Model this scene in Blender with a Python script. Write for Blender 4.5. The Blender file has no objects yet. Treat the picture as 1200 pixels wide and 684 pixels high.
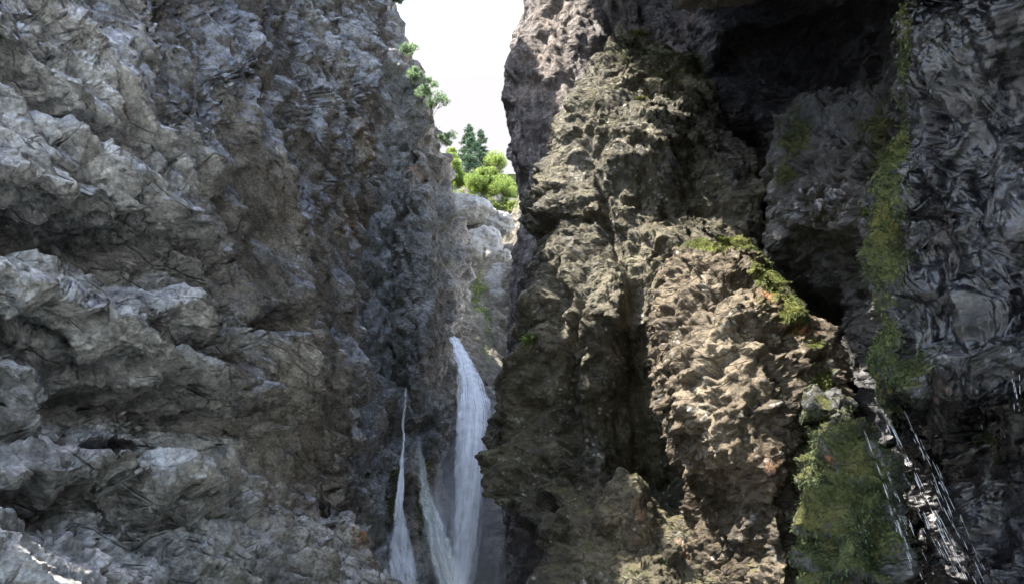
import bpy, math, random
import numpy as np
from concurrent.futures import ThreadPoolExecutor

R = math.radians
F = 860.0                      # focal length in units of the 1200 px wide photograph
PITCH = R(25.0)
CAM = np.array([0.0, 0.0, 1.7])
cp, sp_ = math.cos(PITCH), math.sin(PITCH)
HAZE = .003
FLAT = True
DETAIL = 1.0                   # mesh density

sc = bpy.context.scene
col = sc.collection
rng = np.random.default_rng(7)
random.seed(7)

# ------------------------------------------------------------------ helpers
def ray(px, py):
    x = (px - 600.0) / F
    y = (342.0 - py) / F
    return np.array([x, cp - sp_ * y, sp_ + cp * y])

def at(px, py, Y):
    """Point of the place that lies Y metres up the gorge in the direction (px, py)."""
    d = ray(px, py)
    return CAM + d * (Y / d[1])

def atx(px, py, X):
    d = ray(px, py)
    return CAM + d * (X / d[0])

def proj(P):
    q = P - CAM
    zc = q[..., 1] * cp + q[..., 2] * sp_
    yc = -q[..., 1] * sp_ + q[..., 2] * cp
    zc = np.where(np.abs(zc) < 1e-3, 1e-3, zc)
    return 600 + F * q[..., 0] / zc, 342 - F * yc / zc

def tag(o, label=None, cat=None, group=None, kind=None):
    if label: o['label'] = label
    if cat: o['category'] = cat
    if group: o['group'] = group
    if kind: o['kind'] = kind
    return o

def empty(name, loc=(0, 0, 0), rz=0.0):
    o = bpy.data.objects.new(name, None)
    o.location = loc
    o.rotation_euler = (0, 0, rz)
    o.empty_display_size = 0.2
    col.objects.link(o)
    return o

def mesh_obj(name, verts, faces, mat, parent=None, smooth=True, attrs=None):
    """verts (n,3) array; faces (m,3) or (m,4) int array"""
    verts = np.asarray(verts, np.float32)
    faces = np.asarray(faces, np.int32)
    me = bpy.data.meshes.new(name)
    k = faces.shape[1]
    me.vertices.add(len(verts)); me.vertices.foreach_set('co', verts.ravel())
    me.loops.add(faces.size); me.loops.foreach_set('vertex_index', faces.ravel())
    me.polygons.add(len(faces))
    me.polygons.foreach_set('loop_start', np.arange(0, faces.size, k, dtype=np.int32))
    me.polygons.foreach_set('loop_total', np.full(len(faces), k, np.int32))
    if smooth:
        me.polygons.foreach_set('use_smooth', np.ones(len(faces), bool))
    me.update(calc_edges=True)
    if attrs:
        for an, av in attrs.items():
            a = me.attributes.new(an, 'FLOAT_COLOR', 'POINT')
            a.data.foreach_set('color', np.asarray(av, np.float32).ravel())
    if mat: me.materials.append(mat)
    o = bpy.data.objects.new(name, me)
    col.objects.link(o)
    if parent: o.parent = parent
    return o

# ------------------------------------------------------------------ noise
def _hash(ix, iy, iz, seed):
    h = (ix.astype(np.uint32) * np.uint32(0x8da6b343)) ^ (iy.astype(np.uint32) * np.uint32(0xd8163841)) \
        ^ (iz.astype(np.uint32) * np.uint32(0xcb1ab31f)) ^ np.uint32((seed * 0x9e3779b1) & 0xffffffff)
    h ^= h >> np.uint32(15); h *= np.uint32(0x2c1b3c6d)
    h ^= h >> np.uint32(12); h *= np.uint32(0x297a2d39)
    h ^= h >> np.uint32(15)
    return h

def _chunked(fn, p, nout):
    n = len(p)
    out = np.empty((nout, n), np.float32)
    C = 40000
    def run(i):
        r = fn(p[i:i + C])
        for k in range(nout): out[k, i:i + C] = r[k]
    with ThreadPoolExecutor(4) as ex:
        list(ex.map(run, range(0, n, C)))
    return out

def perlin(p, seed=0):
    p = np.asarray(p, np.float32)
    def fn(q):
        i = np.floor(q); f = q - i
        i = i.astype(np.int32)
        u = f * f * f * (f * (f * 6 - 15) + 10)
        res = 0
        for dx in (0, 1):
            wx = u[:, 0] if dx else 1 - u[:, 0]
            for dy in (0, 1):
                wy = u[:, 1] if dy else 1 - u[:, 1]
                for dz in (0, 1):
                    wz = u[:, 2] if dz else 1 - u[:, 2]
                    h = _hash(i[:, 0] + dx, i[:, 1] + dy, i[:, 2] + dz, seed)
                    gx = (h & np.uint32(255)).astype(np.float32) / 127.5 - 1
                    gy = ((h >> np.uint32(8)) & np.uint32(255)).astype(np.float32) / 127.5 - 1
                    gz = ((h >> np.uint32(16)) & np.uint32(255)).astype(np.float32) / 127.5 - 1
                    res = res + wx * wy * wz * (gx * (f[:, 0] - dx) + gy * (f[:, 1] - dy) + gz * (f[:, 2] - dz))
        return (res,)
    return _chunked(fn, p, 1)[0]

def fbm(p, octv=4, seed=0, gain=0.5, ridged=False):
    p = np.asarray(p, np.float32)
    a = 1.0; s = 0; tot = 0
    for k in range(octv):
        v = perlin(p * (2.03 ** k) + 17.3 * k, seed + k * 13)
        if ridged: v = 0.5 - np.abs(v) * 1.6
        s = s + a * v; tot += a; a *= gain
    return s / tot

def cells(p, seed=0, kq=1.0):
    """returns step plane of the nearest cell, min of bowls (sharp ridges), max of domes (sharp creases), F2-F1"""
    p = np.asarray(p, np.float32)
    def fn(q):
        b = np.floor(q - 0.5).astype(np.int32)
        n = len(q)
        f1 = np.full(n, 9, np.float32); f2 = np.full(n, 9, np.float32)
        st = np.zeros(n, np.float32); mn = np.full(n, 9, np.float32); mx = np.full(n, -9, np.float32)
        for dx in (0, 1):
            for dy in (0, 1):
                for dz in (0, 1):
                    ix = b[:, 0] + dx; iy = b[:, 1] + dy; iz = b[:, 2] + dz
                    h = _hash(ix, iy, iz, seed)
                    h2 = h * np.uint32(0x85ebca6b); h2 ^= h2 >> np.uint32(13)
                    jx = (h & np.uint32(255)).astype(np.float32) / 255 - .5
                    jy = ((h >> np.uint32(8)) & np.uint32(255)).astype(np.float32) / 255 - .5
                    jz = ((h >> np.uint32(16)) & np.uint32(255)).astype(np.float32) / 255 - .5
                    o = (h >> np.uint32(24)).astype(np.float32) / 255 - .5
                    gx = (h2 & np.uint32(255)).astype(np.float32) / 127.5 - 1
                    gy = ((h2 >> np.uint32(8)) & np.uint32(255)).astype(np.float32) / 127.5 - 1
                    gz = ((h2 >> np.uint32(16)) & np.uint32(255)).astype(np.float32) / 127.5 - 1
                    ex = q[:, 0] - (ix + .5 + .8 * jx); ey = q[:, 1] - (iy + .5 + .8 * jy); ez = q[:, 2] - (iz + .5 + .8 * jz)
                    r2 = ex * ex + ey * ey + ez * ez
                    pl = o + .7 * (gx * ex + gy * ey + gz * ez)
                    mn = np.minimum(mn, pl + kq * r2)
                    mx = np.maximum(mx, pl - kq * r2)
                    c = r2 < f1
                    f2 = np.where(c, f1, np.minimum(f2, r2))
                    st = np.where(c, pl, st)
                    f1 = np.where(c, r2, f1)
        return st, mn, mx, np.sqrt(f2) - np.sqrt(f1)
    return _chunked(fn, p, 4)

def blocks(p, seed=0, bias=(0, 0, 0), S=5.0, jit=.35, w=(.46, .46, .46)):
    """jointed rock: the highest of many tilted flat-topped blocks with steep sides, and its own random number"""
    p = np.asarray(p, np.float32)
    def fn(q):
        b = np.floor(q - 0.5).astype(np.int32)
        n = len(q)
        best = np.full(n, -9, np.float32); rid = np.zeros(n, np.float32)
        for dx in (0, 1):
            for dy in (0, 1):
                for dz in (0, 1):
                    ix = b[:, 0] + dx; iy = b[:, 1] + dy; iz = b[:, 2] + dz
                    h = _hash(ix, iy, iz, seed)
                    h2 = h * np.uint32(0x85ebca6b); h2 ^= h2 >> np.uint32(13)
                    h3 = h2 * np.uint32(0xc2b2ae35); h3 ^= h3 >> np.uint32(16)
                    b8 = lambda v, k: ((v >> np.uint32(k)) & np.uint32(255)).astype(np.float32) / 127.5 - 1
                    ex = q[:, 0] - (ix + .5 + .36 * b8(h, 0)); ey = q[:, 1] - (iy + .5 + .36 * b8(h, 8)); ez = q[:, 2] - (iz + .5 + .36 * b8(h, 16))
                    o = b8(h, 24) * .5
                    top = o + (bias[0] + .5 * b8(h2, 0)) * ex + (bias[1] + .5 * b8(h2, 8)) * ey + (bias[2] + .5 * b8(h2, 16)) * ez
                    a1 = jit * b8(h3, 0); a2 = jit * b8(h3, 8); a3 = jit * b8(h3, 16)
                    u = np.abs(ex + a1 * ey + a2 * ez); v = np.abs(ey - a1 * ex + a3 * ez); t = np.abs(ez - a2 * ex - a3 * ey)
                    k = .3 * b8(h2, 24)
                    f = np.minimum(top, o + .25 - S * np.maximum(np.maximum(u - w[0] * (1 + k), v - w[1] * (1 - k)), t - w[2] * (1 + .5 * k)))
                    c = f > best
                    rid = np.where(c, o, rid)
                    best = np.maximum(best, f)
        return np.maximum(best, -1.0), rid
    return _chunked(fn, p, 2)

def blk(size, amp, rot=None, bias=(0, 0, 0), **kw):
    st = dict(size=size, blk=amp, rot=rot, bias=bias, warp=.12, blur=3 if min(size) > .3 else 2, amp=1.0)
    st.update(kw)
    return st

def smooth01(x, a, b):
    t = np.clip((x - a) / (b - a), 0, 1)
    return t * t * (3 - 2 * t)

# ------------------------------------------------------------------ surfaces
def spline_axis(A, n, axis):
    """Catmull-Rom resampling of a control grid along an axis; n gives the samples of each span"""
    A = np.moveaxis(A, axis, 0)
    m = len(A)
    P = np.concatenate([(2 * A[:1] - A[1:2]), A, (2 * A[-1:] - A[-2:-1])])
    out = []
    for i in range(m - 1):
        k = n[i]
        t = (np.arange(k) / k).reshape((-1,) + (1,) * (A.ndim - 1))
        p0, p1, p2, p3 = P[i], P[i + 1], P[i + 2], P[i + 3]
        out.append(0.5 * ((2 * p1) + (-p0 + p2) * t + (2 * p0 - 5 * p1 + 4 * p2 - p3) * t * t + (-p0 + 3 * p1 - 3 * p2 + p3) * t ** 3))
    out.append(A[-1:])
    return np.moveaxis(np.concatenate(out), 0, axis)

def grid_normals(P, sign):
    du = np.gradient(P, axis=1); dv = np.gradient(P, axis=0)
    N = np.cross(du, dv)
    L = np.linalg.norm(N, axis=2, keepdims=True); L[L < 1e-9] = 1
    return N / L * -sign      # rows run downwards, columns to the right: out of the rock is against u x v

def blur(A, k):
    """cheap box blur of a grid array by k cells"""
    if k < 1: return A
    for ax in (0, 1):
        pad = [(0, 0)] * A.ndim; pad[ax] = (k + 1, k)
        c = np.cumsum(np.pad(A, pad, mode='edge'), axis=ax, dtype=np.float64)
        n = A.shape[ax]
        hi = np.take(c, np.arange(2 * k + 1, 2 * k + 1 + n), axis=ax)
        lo = np.take(c, np.arange(0, n), axis=ax)
        A = (hi - lo) / (2 * k + 1)
    return A

def resample(P, axis, mixw=.75, k=5):
    """spread the vertices along one axis evenly by length, so steep faces keep their share of them"""
    A = np.moveaxis(P, axis, 0)
    dist = np.linalg.norm(A - CAM, axis=2)
    seg = np.linalg.norm(np.diff(A, axis=0), axis=2) / (.5 * (dist[1:] + dist[:-1]) + .5)
    base = blur(seg, 25)
    seg = (1 - mixw) * base + mixw * seg
    pad = blur(seg[..., None], k)[..., 0]
    cum = np.concatenate([np.zeros((1, A.shape[1])), np.cumsum(pad, axis=0)])
    # keep the global distribution: warp only relative to the smoothed density
    cb = np.concatenate([np.zeros((1, A.shape[1])), np.cumsum(blur(pad[..., None], 60)[..., 0], axis=0)])
    cb = cb / cb[-1:] * cum[-1:]
    out = np.empty_like(A)
    n = np.arange(A.shape[0])
    for j in range(A.shape[1]):
        u = np.interp(cb[:, j], cum[:, j], n)
        for c in range(3):
            out[:, j, c] = np.interp(u, n, A[:, j, c])
    return np.moveaxis(out, 0, axis)

def saw(per, amp, d, elong=2.4, step=.0, sjit=.6, **kw):
    """a set of parallel beds or joints with spacing per; d is the direction across them"""
    d = np.asarray(d, float); d = d / np.linalg.norm(d)
    st = dict(size=(per, per * 1.2, per * .8), saw=amp * per, sper=per, sdir=d, sblock=(per * elong * .8, per * elong, per * 1.1), sjit=sjit, blur=3 if per > .3 else 2, warp=.3, step=step * per, amp=1.0)
    st.update(kw)
    return st

def polydist(px, py, pts):
    """signed distance (positive below / to the right of the line) and weight along it"""
    best = np.full(px.shape, 1e9); sgn = np.ones(px.shape); tt = np.zeros(px.shape)
    n = len(pts) - 1
    for i in range(n):
        ax, ay = pts[i]; bx, by = pts[i + 1]
        ux, uy = bx - ax, by - ay; L2 = ux * ux + uy * uy
        t = np.clip(((px - ax) * ux + (py - ay) * uy) / L2, 0, 1)
        dx = px - ax - t * ux; dy = py - ay - t * uy
        d = np.hypot(dx, dy)
        c = d < best
        best = np.where(c, d, best)
        sgn = np.where(c, np.sign(ux * (py - ay) - uy * (px - ax)), sgn)
        tt = np.where(c, (i + t) / n, tt)
    return best, sgn, tt

def rock(name, ctrl, stages, mat, sign=1, ledges=(), pits=(), zones=(), res=1.35, parent=None, seed=0, base_warp=None, maxspan=260, wrap_cols=0):
    """ctrl: rows x cols of world points. stages: list of displacement settings."""
    C = np.array(ctrl, np.float64)
    px, py = proj(C)
    # samples for each span follow how large it shows, within limits
    nu = []
    for j in range(C.shape[1] - 1):
        s = np.hypot(px[:, j + 1] - px[:, j], py[:, j + 1] - py[:, j])
        w = np.linalg.norm(C[:, j + 1] - C[:, j], axis=1)
        s = np.percentile(s, 70)
        nu.append(int(np.clip(s / 1.17 / res * DETAIL, 6, maxspan)))
    for j in range(wrap_cols):
        pass
    nv = []
    for i in range(C.shape[0] - 1):
        s = np.percentile(np.hypot(px[i + 1] - px[i], py[i + 1] - py[i]), 70)
        nv.append(int(np.clip(s / 1.17 / res * DETAIL, 6, maxspan)))
    P = spline_axis(spline_axis(C, nv, 0), nu, 1)
    H, W = P.shape[:2]
    PX, PY = proj(P)
    # how far the camera is: detail is kept proportional
    N = grid_normals(P, sign)
    # hand-placed ledges and hollows
    D = np.zeros((H, W))
    T = np.zeros((H, W, 3))
    wob = fbm((P.reshape(-1, 3) * 1.1), 3, seed + 90).reshape(H, W)
    wx = PX + wob * 18; wy = PY + np.roll(wob, 37, axis=1) * 18
    for (pts, amp, up, down, cut) in ledges:
        d, s, t = polydist(wx, wy, pts)
        e = np.clip(np.minimum(t, 1 - t) * 5, 0, 1)
        below = np.where(s > 0, d, 0); above = np.where(s <= 0, d, 0)
        prof = np.where(s <= 0, amp * np.clip(1 - above / (up * 1.7), 0, 1), amp * np.exp(-below / 2.5) - cut * (1 - np.exp(-below / 3)) * np.exp(-(below / down) ** 2))
        D += prof * e
        T[..., 2] -= e * np.where(s <= 0, amp * .35 * np.exp(-above / (up * .25)), amp * .35 * np.exp(-below / 3))
    for (qx, qy, rx, ry, dep) in pits:
        g = np.exp(-(((wx - qx) / rx) ** 2 + ((wy - qy) / ry) ** 2) ** 1.5)
        D -= dep * g
    P = P + N * D[..., None] + T
    if len(ledges) or len(pits): P = resample(P, 0)
    for si, st in enumerate(stages):
        k = 90 if min(st['size']) > .75 else 55 if min(st['size']) > .35 else (22 if min(st['size']) > .12 else 12)
        N = grid_normals(blur(P, k), sign)
        q = P.reshape(-1, 3)
        S = np.asarray(st['size'], float)
        rot = st.get('rot')
        if rot is not None: q = q @ rot
        q = q / S
        if st.get('warp'):
            wv = np.stack([fbm(q * st.get('wf', .7) + 31.7 * a, 2, seed + 5 + a) for a in range(3)], 1)
            q = q + wv * st['warp']
        h = 0
        if any(x in st for x in ('step', 'mn', 'mx', 'crack')):
            a, b, c, e = cells(q, seed + st.get('seed', 0), st.get('kq', .4))
            h = st.get('step', 0) * a + st.get('mn', 0) * (b) + st.get('mx', 0) * c - st.get('crack', 0) * np.exp(-(e / st.get('cw', .06)) ** 2)
        if 'blk' in st:
            a, b = blocks(q, seed + st.get('seed', 3), st['bias'], st.get('S', 5.0))
            h = h + st['blk'] * a
        if 'saw' in st:
            # beds that swell downwards to a lip and are cut back under it, broken up into blocks
            q0 = P.reshape(-1, 3)
            a, b, c, e = cells(q0 / np.asarray(st['sblock']) + .3 * np.stack([fbm(q0 * .6 + 9. * k, 2, seed + 60 + k) for k in range(3)], 1), seed + 7, .4)
            zz = (q0 @ np.asarray(st['sdir'], np.float64)) / st['sper'] + a * st.get('sjit', .8) + fbm(q0 * np.asarray(st.get('sstr', (1, 1, 1))) / (st['sper'] * 1.3), 3, seed + 8) * st.get('swob', .5)
            fr = zz - np.floor(zz)            # 0 just above the underside ... 1 top of the bed
            rnd = ((np.floor(zz) * 12.9898 + 4.1) % 1.0)
            sw = np.where(fr < .14, fr / .14, 1 - (fr - .14) / .86 * (.9))
            h = h + st['saw'] * (sw - .5) * (.45 + 1.1 * rnd)
        if 'fb' in st:
            h = h + st['fb'] * fbm(q * st.get('ff', 1), st.get('oct', 3), seed + 50)
        if 'rid' in st:
            h = h + st['rid'] * fbm(q * st.get('ff', 1), st.get('oct', 3), seed + 70, ridged=True)
        if 'mod' in st:
            m = smooth01(fbm(P.reshape(-1, 3) / st['mod'], 2, seed + 33), -.15, .2)
            h = h * (.25 + .75 * m)
        if 'mask' in st:
            h = h * st['mask'](*proj(P)).reshape(-1)
        h = h * st.get('amp', float(np.interp(min(S), [.03, .12, .3, 1.0, 3.0], [1.5, 1.25, .95, .6, .5])))
        P = P + N * h.reshape(H, W, 1)
        if 'shear' in st:
            P[..., 2] -= (h.reshape(H, W) * st['shear'])
        if min(S) > .13 and si < 5:
            P = resample(resample(P, 0), 1)
    # colour zones: r moss, g warm stain, b wet, a pale
    Z = np.zeros((H, W, 4)); 
    pat = fbm(P.reshape(-1, 3) * 1.6, 4, seed + 11).reshape(H, W) * 1.6
    wx, wy = proj(P)
    wx = wx + wob * 20; wy = wy + np.roll(wob, 37, axis=1) * 20
    for (ch, qx, qy, rx, ry, w) in zones:
        d = np.sqrt(((wx - qx) / rx) ** 2 + ((wy - qy) / ry) ** 2)
        g = w * np.clip(1.35 - d + pat * .5, 0, 1)
        k = 'rgba'.index(ch)
        Z[..., k] = np.maximum(Z[..., k], g)
    idx = np.arange(H * W).reshape(H, W)
    a, b, c, d = idx[:-1, :-1].ravel(), idx[:-1, 1:].ravel(), idx[1:, 1:].ravel(), idx[1:, :-1].ravel()
    faces = np.stack([a, d, c, b] if sign > 0 else [a, b, c, d], 1)
    o = mesh_obj(name, P.reshape(-1, 3), faces, mat, parent, FLAT is False, {'zone': Z.reshape(-1, 4)})
    SURF[name + ('' if name not in SURF else '.x')] = None
    o['_n'] = 0; del o['_n']
    return o, P, grid_normals(blur(P, 1), sign), Z
SURF = {}

# ------------------------------------------------------------------ materials
class NT:
    def __init__(s, name):
        s.m = bpy.data.materials.new(name); s.m.use_nodes = True
        s.t = s.m.node_tree; s.n = s.t.nodes; s.l = s.t.links
        s.bsdf = s.n['Principled BSDF']; s.out = s.n['Material Output']
    def node(s, typ, **kw):
        n = s.n.new(typ)
        for k, v in kw.items(): setattr(n, k, v)
        return n
    def set(s, inp, v):
        if hasattr(v, 'bl_idname') or isinstance(v, bpy.types.NodeSocket): s.l.new(v, inp)
        else: inp.default_value = v
    def coord(s, scale=(1, 1, 1)):
        tc = s.node('ShaderNodeTexCoord'); mp = s.node('ShaderNodeMapping')
        mp.inputs['Scale'].default_value = scale
        s.l.new(tc.outputs['Object'], mp.inputs['Vector'])
        return mp.outputs[0]
    def noise(s, vec, scale, detail=6, rough=.6, dist=0.0):
        n = s.node('ShaderNodeTexNoise')
        s.l.new(vec, n.inputs['Vector'])
        n.inputs['Scale'].default_value = scale; n.inputs['Detail'].default_value = detail
        n.inputs['Roughness'].default_value = rough; n.inputs['Distortion'].default_value = dist
        return n.outputs['Fac']
    def ramp(s, fac, stops):
        r = s.node('ShaderNodeValToRGB')
        el = r.color_ramp.elements
        while len(el) < len(stops): el.new(.5)
        for e, (p, c) in zip(el, stops):
            e.position = p; e.color = (c, c, c, 1) if not isinstance(c, (tuple, list)) else (*c, 1)
        s.l.new(fac, r.inputs[0])
        return r.outputs[0]
    def mix(s, fac, a, b, mode='MIX'):
        n = s.node('ShaderNodeMix', data_type='RGBA', blend_type=mode)
        s.set(n.inputs[0], fac)
        for i, v in ((6, a), (7, b)):
            if isinstance(v, (tuple, list)): v = (*v[:3], 1)
            s.set(n.inputs[i], v)
        return n.outputs[2]
    def math(s, op, a, b=0.0, clamp=False):
        n = s.node('ShaderNodeMath', operation=op, use_clamp=clamp)
        s.set(n.inputs[0], a); s.set(n.inputs[1], b)
        return n.outputs[0]

def rock_mat(name, dark, mid, light, warm=(.30, .15, .07), moss=(.055, .066, .02), pale=(.5, .5, .48), stretch=(1, 1, 1),
             rough=.85, wet_rough=.25, grain=1.0, bump=.9, streak=0.0, wetc=.45, topmoss=0.0, contrast=1.0, bscale=1.0, fleck=1.0, coat=0.0, facet=1.0, tilt=(0, 0, 0), bed=(1, .5, 1.8)):
    t = NT(name)
    v = t.coord(stretch)
    vo = t.coord()
    n1 = t.noise(v, .55, 6, .62, .1)
    n2 = t.noise(v, 4.5 * grain, 6, .7)
    n3 = t.noise(vo, 26 * grain, 4, .7)
    base = t.ramp(n1, [(.5 - .16 / contrast, dark), (.5, mid), (.5 + .18 / contrast, light)])
    g2 = t.ramp(n2, [(.32, .55), (.5, 1.0), (.68, 1.5)])
    base = t.mix(1.0, base, g2, 'MULTIPLY')
    g3 = t.ramp(n3, [(.34, .58), (.5, 1.0), (.66, 1.45)])
    base = t.mix(1.0, base, g3, 'MULTIPLY')
    # lichen / lime flecks and dark spots
    vor = t.node('ShaderNodeTexVoronoi'); t.l.new(v, vor.inputs['Vector']); vor.inputs['Scale'].default_value = 9 * grain
    fl = t.math('MULTIPLY', t.ramp(vor.outputs['Distance'], [(.0, 1), (.22, 1), (.36, 0)]), t.ramp(t.noise(vo, 2.1, 5, .7), [(.52, 0), (.62, .55 * fleck)]))
    base = t.mix(fl, base, pale)
    # vertical water stains
    if streak > 0:
        sv = t.coord((3.2, 3.2, .22))
        sn = t.noise(sv, 1.0, 7, .65, .3)
        sd = t.ramp(sn, [(.36, 1), (.46, 0), (.56, 0), (.66, 0)])
        base = t.mix(t.math('MULTIPLY', sd, streak), base, (.045, .042, .045))
        sl = t.ramp(sn, [(.55, 0), (.64, 1), (.70, 1)])
        base = t.mix(t.math('MULTIPLY', sl, streak * .6), base, pale)
    at_ = t.node('ShaderNodeAttribute', attribute_name='zone')
    sep = t.node('ShaderNodeSeparateColor'); t.l.new(at_.outputs['Color'], sep.inputs[0])
    nz = t.noise(vo, 3.2, 6, .75)
    def zmask(sock, lo=.42, hi=.58):
        a = t.math('ADD', sock, t.math('SUBTRACT', nz, .5))
        return t.ramp(a, [(lo, 0), (hi, 1)])
    base = t.mix(t.math('MULTIPLY', sep.outputs[1], 1.6, True), base, t.mix(1.0, base, (.98, .89, .78), 'MULTIPLY'))
    svn = t.noise(t.coord((2.5, 2.5, .35)), 1.6, 8, .75, .3)
    wa = t.math('ADD', t.math('MULTIPLY', sep.outputs[1], 1.0), t.math('MULTIPLY', t.math('SUBTRACT', svn, .5), 2.2))
    wa = t.math('ADD', wa, t.math('MULTIPLY', t.math('SUBTRACT', nz, .5), .8))
    wm = t.ramp(wa, [(.62, 0), (.9, 1)])
    wcol = t.mix(t.noise(vo, 7, 4, .6), warm, tuple(c * 1.7 for c in warm))
    base = t.mix(t.math('MULTIPLY', wm, .8), base, wcol)
    base = t.mix(t.math('MULTIPLY', zmask(at_.outputs['Alpha'], .35, .8), .8), base, pale)
    wet = zmask(sep.outputs[2], .3, .7)
    base = t.mix(wet, base, t.mix(1.0, base, (wetc, wetc, wetc * 1.05), 'MULTIPLY'))
    geo = t.node('ShaderNodeNewGeometry')
    sx = t.node('ShaderNodeSeparateXYZ'); t.l.new(geo.outputs['Normal'], sx.inputs[0])
    up = t.math('MULTIPLY', t.math('ADD', sx.outputs[2], .15), .55)
    mm = t.math('ADD', t.math('MULTIPLY', sep.outputs[0], 1.0), t.math('MULTIPLY', up, .55))
    mm = t.math('ADD', mm, t.math('SUBTRACT', t.math('MULTIPLY', nz, 1.6), .8))
    mm = t.math('ADD', mm, t.math('MULTIPLY', t.math('SUBTRACT', n3, .5), 1.2))
    mossm = t.math('MULTIPLY', t.ramp(mm, [(.55, 0), (.72, 1)]), t.math('GREATER_THAN', sep.outputs[0], .03))
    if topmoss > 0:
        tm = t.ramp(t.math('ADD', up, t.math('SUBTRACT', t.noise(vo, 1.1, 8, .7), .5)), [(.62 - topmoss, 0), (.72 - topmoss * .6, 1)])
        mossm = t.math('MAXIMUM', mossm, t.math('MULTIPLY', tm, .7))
    mn = t.noise(vo, 40, 2, .7)
    mcol = t.mix(t.ramp(mn, [(.3, 0), (.7, 1)]), tuple(c * .45 for c in moss), tuple(c * 1.9 for c in moss))
    mcol = t.mix(t.ramp(t.noise(vo, 1.7, 4, .6), [(.4, 0), (.65, 1)]), mcol, (moss[0] * 1.9, moss[1] * 1.5, moss[2] * 1.1))
    base = t.mix(mossm, base, mcol)
    t.l.new(base, t.bsdf.inputs['Base Color'])
    rr = t.mix(wet, (rough,) * 3, (wet_rough,) * 3)
    rr = t.mix(t.ramp(n2, [(.35, 0), (.7, .35 if not coat else .08)]), rr, (.95,) * 3)
    rr = t.mix(mossm, rr, (1, 1, 1))
    t.l.new(rr, t.bsdf.inputs['Roughness'])
    t.bsdf.inputs['Specular IOR Level'].default_value = .5
    if coat:
        t.l.new(t.math('MULTIPLY', t.math('MULTIPLY', wet, coat), t.math('SUBTRACT', 1.0, mossm)), t.bsdf.inputs['Coat Weight'])
        t.bsdf.inputs['Coat Roughness'].default_value = .06
        cb_ = t.node('ShaderNodeBump'); cb_.inputs['Strength'].default_value = .5; cb_.inputs['Distance'].default_value = .02
        t.l.new(t.noise(vo, 9, 6, .6), cb_.inputs['Height']); t.l.new(cb_.outputs[0], t.bsdf.inputs['Coat Normal'])
    # relief
    def vm(op, a, b=None):
        n = t.node('ShaderNodeVectorMath', operation=op)
        t.set(n.inputs[0], a)
        if b is not None:
            if isinstance(b, (int, float)): b = (b, b, b)
            t.set(n.inputs[1], b)
        return n.outputs['Value' if op == 'DOT_PRODUCT' else 'Vector']
    nc = t.node('ShaderNodeTexNoise'); t.l.new(vo, nc.inputs['Vector']); nc.inputs['Scale'].default_value = 1.6; nc.inputs['Detail'].default_value = 1
    mp = t.node('ShaderNodeMapping'); mp.inputs['Rotation'].default_value = tilt; mp.inputs['Scale'].default_value = bed
    t.l.new(vo, mp.inputs['Vector'])
    wv = vm('ADD', mp.outputs[0], vm('MULTIPLY', vm('SUBTRACT', nc.outputs['Color'], .5), .16))
    Hh = None
    for fs, amp in ((4.2 * grain, 1.1), (15 * grain, 1.25)):
        vr = t.node('ShaderNodeTexVoronoi'); t.l.new(wv, vr.inputs['Vector']); vr.inputs['Scale'].default_value = fs
        dd = vm('DOT_PRODUCT', vm('SUBTRACT', wv, vr.outputs['Position']), vm('SUBTRACT', vr.outputs['Color'], .5))
        hh = t.math('MULTIPLY', dd, amp * facet)
        Hh = hh if Hh is None else t.math('ADD', Hh, hh)
    for fs, dep, wdt in ((1.7 * grain, .045, .02),):
        vr = t.node('ShaderNodeTexVoronoi', feature='DISTANCE_TO_EDGE'); t.l.new(wv, vr.inputs['Vector']); vr.inputs['Scale'].default_value = fs
        ck = t.ramp(vr.outputs['Distance'], [(0, 0), (wdt, 1)])
        msk = t.ramp(t.noise(vo, 1.1 * grain, 3, .5), [(.45, 0), (.55, 1)])
        Hh = t.math('ADD', Hh, t.math('MULTIPLY', t.math('MULTIPLY', ck, msk), dep * facet / grain))
    Hh = t.math('ADD', Hh, t.math('MULTIPLY', t.noise(v, 7 * grain, 7, .72), .075 * bscale * bump))
    Hh = t.math('ADD', Hh, t.math('MULTIPLY', t.noise(vo, 60 * grain, 3, .7), .016 * bscale * bump))
    Hh = t.math('ADD', Hh, t.math('MULTIPLY', t.math('MULTIPLY', mn, mossm), .04))
    b1 = t.node('ShaderNodeBump'); b1.inputs['Strength'].default_value = 1.0; b1.inputs['Distance'].default_value = 1.0
    t.l.new(Hh, b1.inputs['Height'])
    t.l.new(b1.outputs[0], t.bsdf.inputs['Normal'])
    return t.m

M = {}
M['left'] = rock_mat('grey_limestone', (.25, .245, .243), (.40, .393, .386), (.56, .55, .54), stretch=(1, .55, 1.3), streak=.35, bed=(1, .35, 1.6), tilt=(.45, 0, 0))
M['leftback'] = rock_mat('weathered_limestone', (.28, .265, .245), (.43, .415, .385), (.58, .56, .53), warm=(.27, .15, .08), stretch=(1, 1, .8), streak=.3, bscale=2)
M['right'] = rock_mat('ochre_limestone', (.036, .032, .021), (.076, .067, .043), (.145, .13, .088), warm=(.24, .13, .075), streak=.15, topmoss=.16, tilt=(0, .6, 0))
M['tall'] = rock_mat('purple_grey_limestone', (.08, .068, .068), (.145, .125, .118), (.235, .20, .178), warm=(.22, .12, .08), stretch=(1, 1, .5), streak=.5, bscale=2)
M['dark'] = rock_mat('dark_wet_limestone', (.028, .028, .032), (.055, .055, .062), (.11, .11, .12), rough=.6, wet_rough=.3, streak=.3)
M['boulder'] = rock_mat('brown_boulder_rock', (.042, .031, .020), (.092, .072, .047), (.175, .143, .10), warm=(.26, .115, .055), moss=(.08, .10, .02), streak=.0, topmoss=.03, tilt=(0, -.5, 0))
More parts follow.
